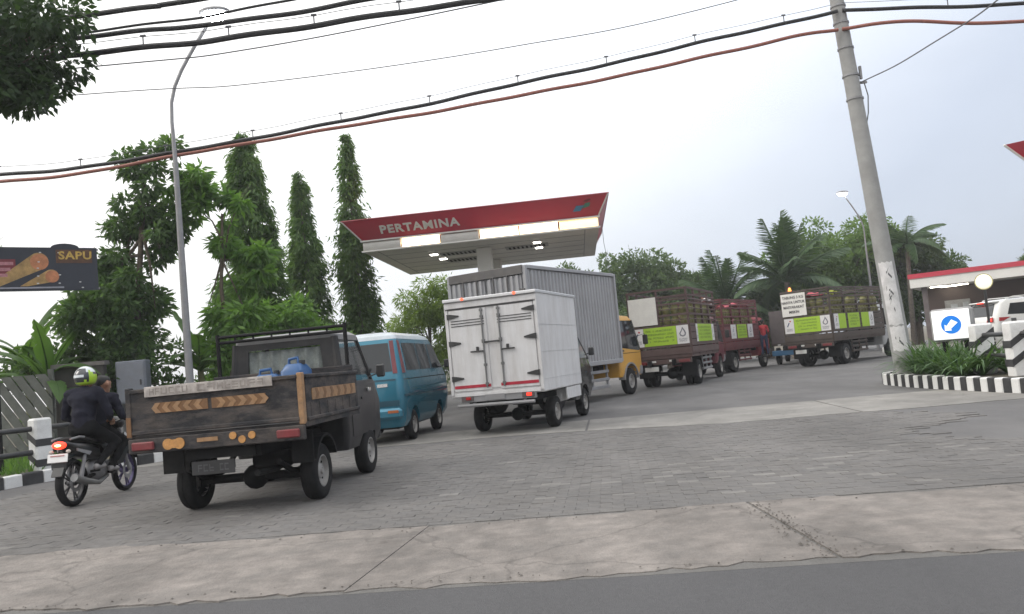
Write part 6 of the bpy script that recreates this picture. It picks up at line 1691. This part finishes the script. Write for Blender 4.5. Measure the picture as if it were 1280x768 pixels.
MB().box((0, -.25, .54), (.2, .02, .09), ch=.01).build('plate_holder', M['blacksteel'], MC)

# ------------------------------------------------------------------ people: capsules fused into one continuous skin
def person(name, label, caps, mats, mtx, voxel=.011, extra=None):
    """caps: (a, b, ra, rb, material index); returned mesh object has its origin at mtx"""
    mb = MB()
    for a, b, ra, rb, _ in caps:
        a, b = Vector(a), Vector(b); d = b - a
        if d.length < 1e-4: mb.ball(a, ra, 16); continue
        k = 8; pts = []; rs = []
        d.normalize()
        for i in range(5):
            th = math.pi / 2 * (1 - i / 4); pts.append(a - d * ra * math.sin(th)); rs.append(max(ra * math.cos(th), .002))
        for i in range(5):
            th = math.pi / 2 * i / 4; pts.append(b + d * rb * math.sin(th)); rs.append(max(rb * math.cos(th), .002))
        mb.tube(pts, rs, 16)
    if extra: extra(mb)
    o = mb.build(name, mats)
    m = o.modifiers.new('r', 'REMESH'); m.mode = 'VOXEL'; m.voxel_size = voxel
    m2 = o.modifiers.new('s', 'SMOOTH'); m2.iterations = 4; m2.factor = .5
    me = evalmesh(o); o.modifiers.clear(); o.data = me
    me.materials.clear()
    for m_ in mats: me.materials.append(m_)
    n = len(me.polygons); cen = np.empty(n * 3); me.polygons.foreach_get('center', cen); cen = cen.reshape(-1, 3)
    best = np.full(n, 9.); idx = np.zeros(n, int)
    for a, b, ra, rb, mi in caps:
        a, b = np.array(a, float), np.array(b, float); ab = b - a; L2 = max(ab @ ab, 1e-9)
        t = np.clip((cen - a) @ ab / L2, 0, 1)
        d = np.linalg.norm(cen - (a + t[:, None] * ab), axis=1) - (ra + (rb - ra) * t)
        w = d < best; best[w] = d[w]; idx[w] = mi
    # cloth folds: ridges pushed into the clothing, none on skin, hair or shoes
    vm_ = np.zeros(len(me.vertices), bool)
    for p_, k_ in zip(me.polygons, idx):
        if k_ in (2, 3, 4):
            for v_ in p_.vertices: vm_[v_] = True
    nr_ = [v_.normal.copy() for v_ in me.vertices]
    for i_, v_ in enumerate(me.vertices):
        if vm_[i_]:
            q = v_.co
            w_ = mnoise.noise(Vector((q.x * 7, q.y * 7, q.z * 16))) * .011 + mnoise.noise(Vector((q.x * 22, q.y * 22, q.z * 30 + 5))) * .004
            v_.co = q + nr_[i_] * w_
    me.polygons.foreach_set('material_index', idx); me.polygons.foreach_set('use_smooth', np.ones(n, bool)); me.update()
    o.matrix_world = mtx
    tag(o, label, 'person')
    return o
skin = pm('skin', (.30, .15, .09), .55, var=.1, scale=20); hairm = pm('hair', (.012, .011, .011), .7, var=.3, scale=60)
jacket = pm('jacket_navy', (.014, .0145, .024), .85, var=.25, scale=8, bump=.3, bscale=25, spec=.15); trouser = pm('trouser_black', (.008, .008, .009), .9, var=.2, bump=.25, bscale=25, spec=.15)
shoe = pm('shoe_grey', (.25, .24, .24), .7, var=.2); redsh = pm('shirt_red', (.32, .045, .035), .8, var=.15, scale=8)
def head_caps(c, f, mi_s=0, mi_h=1, bare=True):
    """head centred at c looking along f: skull, jaw, nose, ears, brow and short hair cap"""
    c = Vector(c); f = Vector(f).normalized(); r_ = f.cross(Vector((0, 0, 1))).normalized(); u = r_.cross(f)
    out = [(c + u * .02 - f * .015, c + u * .02 + f * .02, .092, .085, mi_s), (c - u * .05 + f * .025, c - u * .085 + f * .05, .07, .045, mi_s),
           (c + f * .095 - u * .0, c + f * .118 - u * .03, .012, .017, mi_s), (c + f * .09 + r_ * .03 + u * .03, c + f * .09 - r_ * .03 + u * .03, .016, .016, mi_s),
           (c + f * .085 - u * .062 + r_ * .018, c + f * .085 - u * .062 - r_ * .018, .014, .014, mi_s)]
    for s_ in (-1, 1): out.append((c + r_ * s_ * .094 + u * .015 - f * .01, c + r_ * s_ * .10 - u * .02 - f * .008, .018, .012, mi_s))
    if bare: out += [(c + u * .045 - f * .04, c + u * .055 + f * .02, .088, .078, mi_h), (c + u * .0 - f * .06, c - u * .035 - f * .055, .058, .05, mi_h)]
    return out
def hand_caps(w, e, d, mi=0, side=1):
    """hand at wrist w pointing along d, thumb to the inner side, fingers curled down"""
    w = Vector(w); d = Vector(d).normalized(); s_ = d.cross(Vector((0, 0, 1))).normalized(); dn = Vector((0, 0, -1))
    out = [(w, w + d * .07, .03, .034, mi)]
    for k, (o_, l) in enumerate(((-.03, .055), (-.01, .062), (.011, .058), (.031, .046))):
        b = w + d * .085 + s_ * o_; m_ = b + d * l * .6 + dn * .018; t_ = m_ + dn * l * .75 - d * l * .25
        out += [(b, m_, .0105, .0095, mi), (m_, t_, .0095, .008, mi)]
    t0 = w + d * .03 - s_ * side * .03; t1 = t0 + d * .035 - s_ * side * .028 + dn * .01
    out += [(t0, t1, .013, .011, mi), (t1, t1 + d * .03 + dn * .015, .011, .009, mi)]
    return out
bikeM = Matrix.Translation((-5.80, 10.3, 0)) @ Matrix.Rotation(-R(2), 4, 'Z')
def seated(px, py, pz, chest, head, hands, knees, ankles, toes, elb, f, sh_z, jm=2, tm=3, bare=True, sw=.19, lap=False):
    ch = Vector(chest); pel = Vector((px, py, pz)); C_ = []
    C_ += [(pel + Vector((-.07, 0, 0)), pel + Vector((.07, 0, 0)), .125, .125, tm), (pel + Vector((0, .01, .06)), ch + Vector((0, 0, -.04)), .14, .155, jm)]
    C_ += [(ch + Vector((-.09, 0, .02)), ch + Vector((.09, 0, .02)), .125, .125, jm), (ch + Vector((-sw + .02, 0, .10)), ch + Vector((sw - .02, 0, .10)), .075, .075, jm)]
    nk = ch + Vector((0, .02, .16)); hd = Vector(head)
    C_ += [(ch + Vector((0, .0, .12)), nk, .075, .06, 4 if bare else jm), (nk, hd + Vector((0, -.02, -.06)), .055, .055, 0)]
    for s_ in (-1, 1):
        shd = ch + Vector((s_ * sw, 0, .09)); e_ = Vector((s_ * elb[0], elb[1], elb[2])); w = Vector((s_ * hands[0], hands[1], hands[2]))
        C_ += [(shd, e_, .072, .052, jm), (e_, w, .052, .036, jm)] + hand_caps(w, e_, (w - e_).normalized() * .6 + Vector((0, .5, 0)), 0, s_)
        hip = pel + Vector((s_ * .10, .03, -.02)); kn = Vector((s_ * knees[0], knees[1], knees[2])); an = Vector((s_ * ankles[0], ankles[1], ankles[2])); to = Vector((s_ * toes[0], toes[1], toes[2]))
        C_ += [(hip, kn, .098, .066, tm), (kn, an, .064, .042, tm), (an + Vector((0, -.03, -.03)), to, .042, .034, 5)]
    C_ += head_caps(head, f, 0, 1, bare)
    return C_
pmats = [skin, hairm, jacket, trouser, redsh, shoe]
person('person', 'bare headed person in dark jacket over red shirt steering the motorcycle',
       seated(0, .66, .90, (0, .75, 1.24), (0.03, .80, 1.52), (.31, .855, 1.03), (.22, .92, .72), (.19, .60, .42), (.19, .74, .375), (.30, .74, 1.08), (.35, 1, -.05), 1.3), pmats, bikeM)
PI_ = person('person', 'person in a dark jacket and lime helmet riding pillion',
       seated(0, .32, .96, (0, .38, 1.33), (0, .44, 1.62), (.22, .58, 1.05), (.25, .66, .74), (.20, .26, .485), (.20, .40, .45), (.31, .42, 1.13), (.15, 1, 0), 1.4, bare=False, sw=.20), pmats, bikeM)
hm = MB(); C0 = (0, .435, 1.635)
hm.ball(C0, (.135, .158, .15), 28)
me = hm.mesh('helmet', [pm('helmet_black', (.03, .035, .04), .25, coat=.5), pm('helmet_lime', (.36, .56, .03), .3, coat=.4), pm('helmet_white', (.58, .62, .64), .25, coat=.5)], 60)
for p_ in me.polygons:
    c = p_.center; x, y, z = c.x, c.y - .435, (c.z - 1.635) / .15
    th = math.atan2(x, -y)
    if z < -.42 + .1 * math.sin(th * 3): p_.material_index = 1
    elif th > .75 and z < .45 - .3 * math.sin(th * 4 + z * 3): p_.material_index = 1
    elif z > .72 or (-.05 < z < .15 and th < .3): p_.material_index = 2
    elif z > .4 and abs(th) > .6: p_.material_index = 2
for v in me.vertices:
    if v.co.z < 1.55: v.co.z = 1.55 - (1.55 - v.co.z) * .45
obj('helmet', me, PI_)
vz = MB()
for i in range(9):
    pass
vm = MB(); vs = []; fs = []
for i in range(13):
    a = R(30 + 120 * i / 12)
    for z, rr2 in ((-.06, 1.02), (.01, 1.035), (.07, 1.0)):
        k = math.sqrt(max(0, 1 - (z / .15) ** 2)); vs.append((.135 * rr2 * math.cos(a) * k * 1.02, .435 + .158 * rr2 * math.sin(a) * k * 1.03, 1.64 + z))
for i in range(12):
    for j in range(2): fs.append((i * 3 + j, (i + 1) * 3 + j, (i + 1) * 3 + j + 1, i * 3 + j + 1))
vm.add(vs, fs).build('visor', M['glass'], PI_, smooth=60)

def standing(h, jm, tm, arm='down', lean_=0.0):
    s_ = h / 1.7; V3 = lambda *p: Vector(p) * s_
    C_ = [(V3(-.07, 0, .92), V3(.07, 0, .92), .12 * s_, .12 * s_, tm), (V3(0, 0, 1.0), V3(0, lean_, 1.28), .125 * s_, .14 * s_, jm), (V3(-.14, lean_, 1.38), V3(.14, lean_, 1.38), .075 * s_, .075 * s_, jm), (V3(0, lean_, 1.42), V3(0, lean_ + .02, 1.52), .05 * s_, .05 * s_, 0)]
    for k in (-1, 1):
        kx = Vector((k, 1, 1))
        C_ += [(V3(k * .09, 0, .9), V3(k * .11, .03, .5), .09 * s_, .065 * s_, tm), (V3(k * .11, .03, .5), V3(k * .12, -.02, .09), .062 * s_, .042 * s_, tm), (V3(k * .12, -.04, .05), V3(k * .13, .13, .035), .04 * s_, .032 * s_, 5)]
        e_ = V3(k * .24, lean_ - .02, 1.12); w = V3(k * .24, lean_ + .16, .95) if arm == 'down' else V3(k * .16, lean_ + .22, 1.16)
        C_ += [(V3(k * .19, lean_, 1.37), e_, .058 * s_, .045 * s_, jm), (e_, w, .043 * s_, .03 * s_, 0)] + hand_caps(w, e_, (w - e_), 0, k)
    return C_ + head_caps(V3(0, lean_ + .03, 1.60), (.1, 1, 0))
# standing on the step of the second truck's cab
mS2 = S2.matrix_basis
person('person', 'person in a red top and dark blue trousers standing beside the second truck cab',
       standing(1.62, 2, 3), [skin, hairm, pm('top_red', (.42, .03, .04), .8, var=.15), pm('jeans', (.03, .045, .10), .85, var=.2), redsh, M['rubber']], mS2 @ Matrix.Translation((1.16, 4.5, .52)) @ Matrix.Rotation(R(20), 4, 'Z'), .014)
MB().box((1.06, 4.5, .495), (.5, .7, .05), ch=.01).build('step', M['darkmetal'], S2)
# crouching on top of the second truck's load, back to the camera
cr = [((-.07, 0, .30), (.07, 0, .30), .13, .13, 3), ((0, .02, .36), (0, .22, .56), .14, .15, 2), ((-.13, .24, .60), (.13, .24, .60), .08, .08, 2), ((0, .28, .63), (0, .34, .68), .05, .05, 0)]
for k in (-1, 1):
    cr += [((k * .1, .02, .28), (k * .18, .34, .36), .09, .065, 3), ((k * .18, .34, .36), (k * .15, .10, .09), .062, .045, 3), ((k * .15, .08, .05), (k * .16, .24, .04), .04, .034, 5),
           ((k * .2, .24, .58), (k * .26, .36, .38), .06, .045, 2), ((k * .26, .36, .38), (k * .2, .52, .24), .043, .03, 0)] + hand_caps((k * .2, .52, .24), None, (0, 1, -.4), 0, k)
cr += head_caps((0, .42, .72), (0, 1, -.3))
MB().box((-.1, 1.0, 2.53), (1.5, 1.9, .04)).build('load_board', wood2, S2)
person('person', 'person in a white shirt crouching on top of the second truck load', cr, [skin, hairm, pm('shirt_white', (.72, .72, .72), .8, var=.05), trouser, redsh, shoe], mS2 @ Matrix.Translation((.25, .75, 2.55)) @ Matrix.Rotation(R(60), 4, 'Z'), .014)

# ------------------------------------------------------------------ humid air: pale haze round everything
hz = MB().box((0, 0, 5.75), (840, 840, 13.5)).build('haze', None)
hz.data.materials.clear()
hm_ = bpy.data.materials.new('haze_air'); hm_.use_nodes = True
t = hm_.node_tree; t.nodes.clear()
ho = t.nodes.new('ShaderNodeOutputMaterial'); hv = t.nodes.new('ShaderNodeVolumePrincipled')
hv.inputs['Color'].default_value = (0.92, 0.94, 0.97, 1)
hv.inputs['Density'].default_value = 0.0011
hv.inputs['Anisotropy'].default_value = 0.2
t.links.new(hv.outputs[0], ho.inputs['Volume'])
hz.data.materials.append(hm_)
tag(hz, 'pale humid haze softening the far trees', 'haze', kind='stuff')
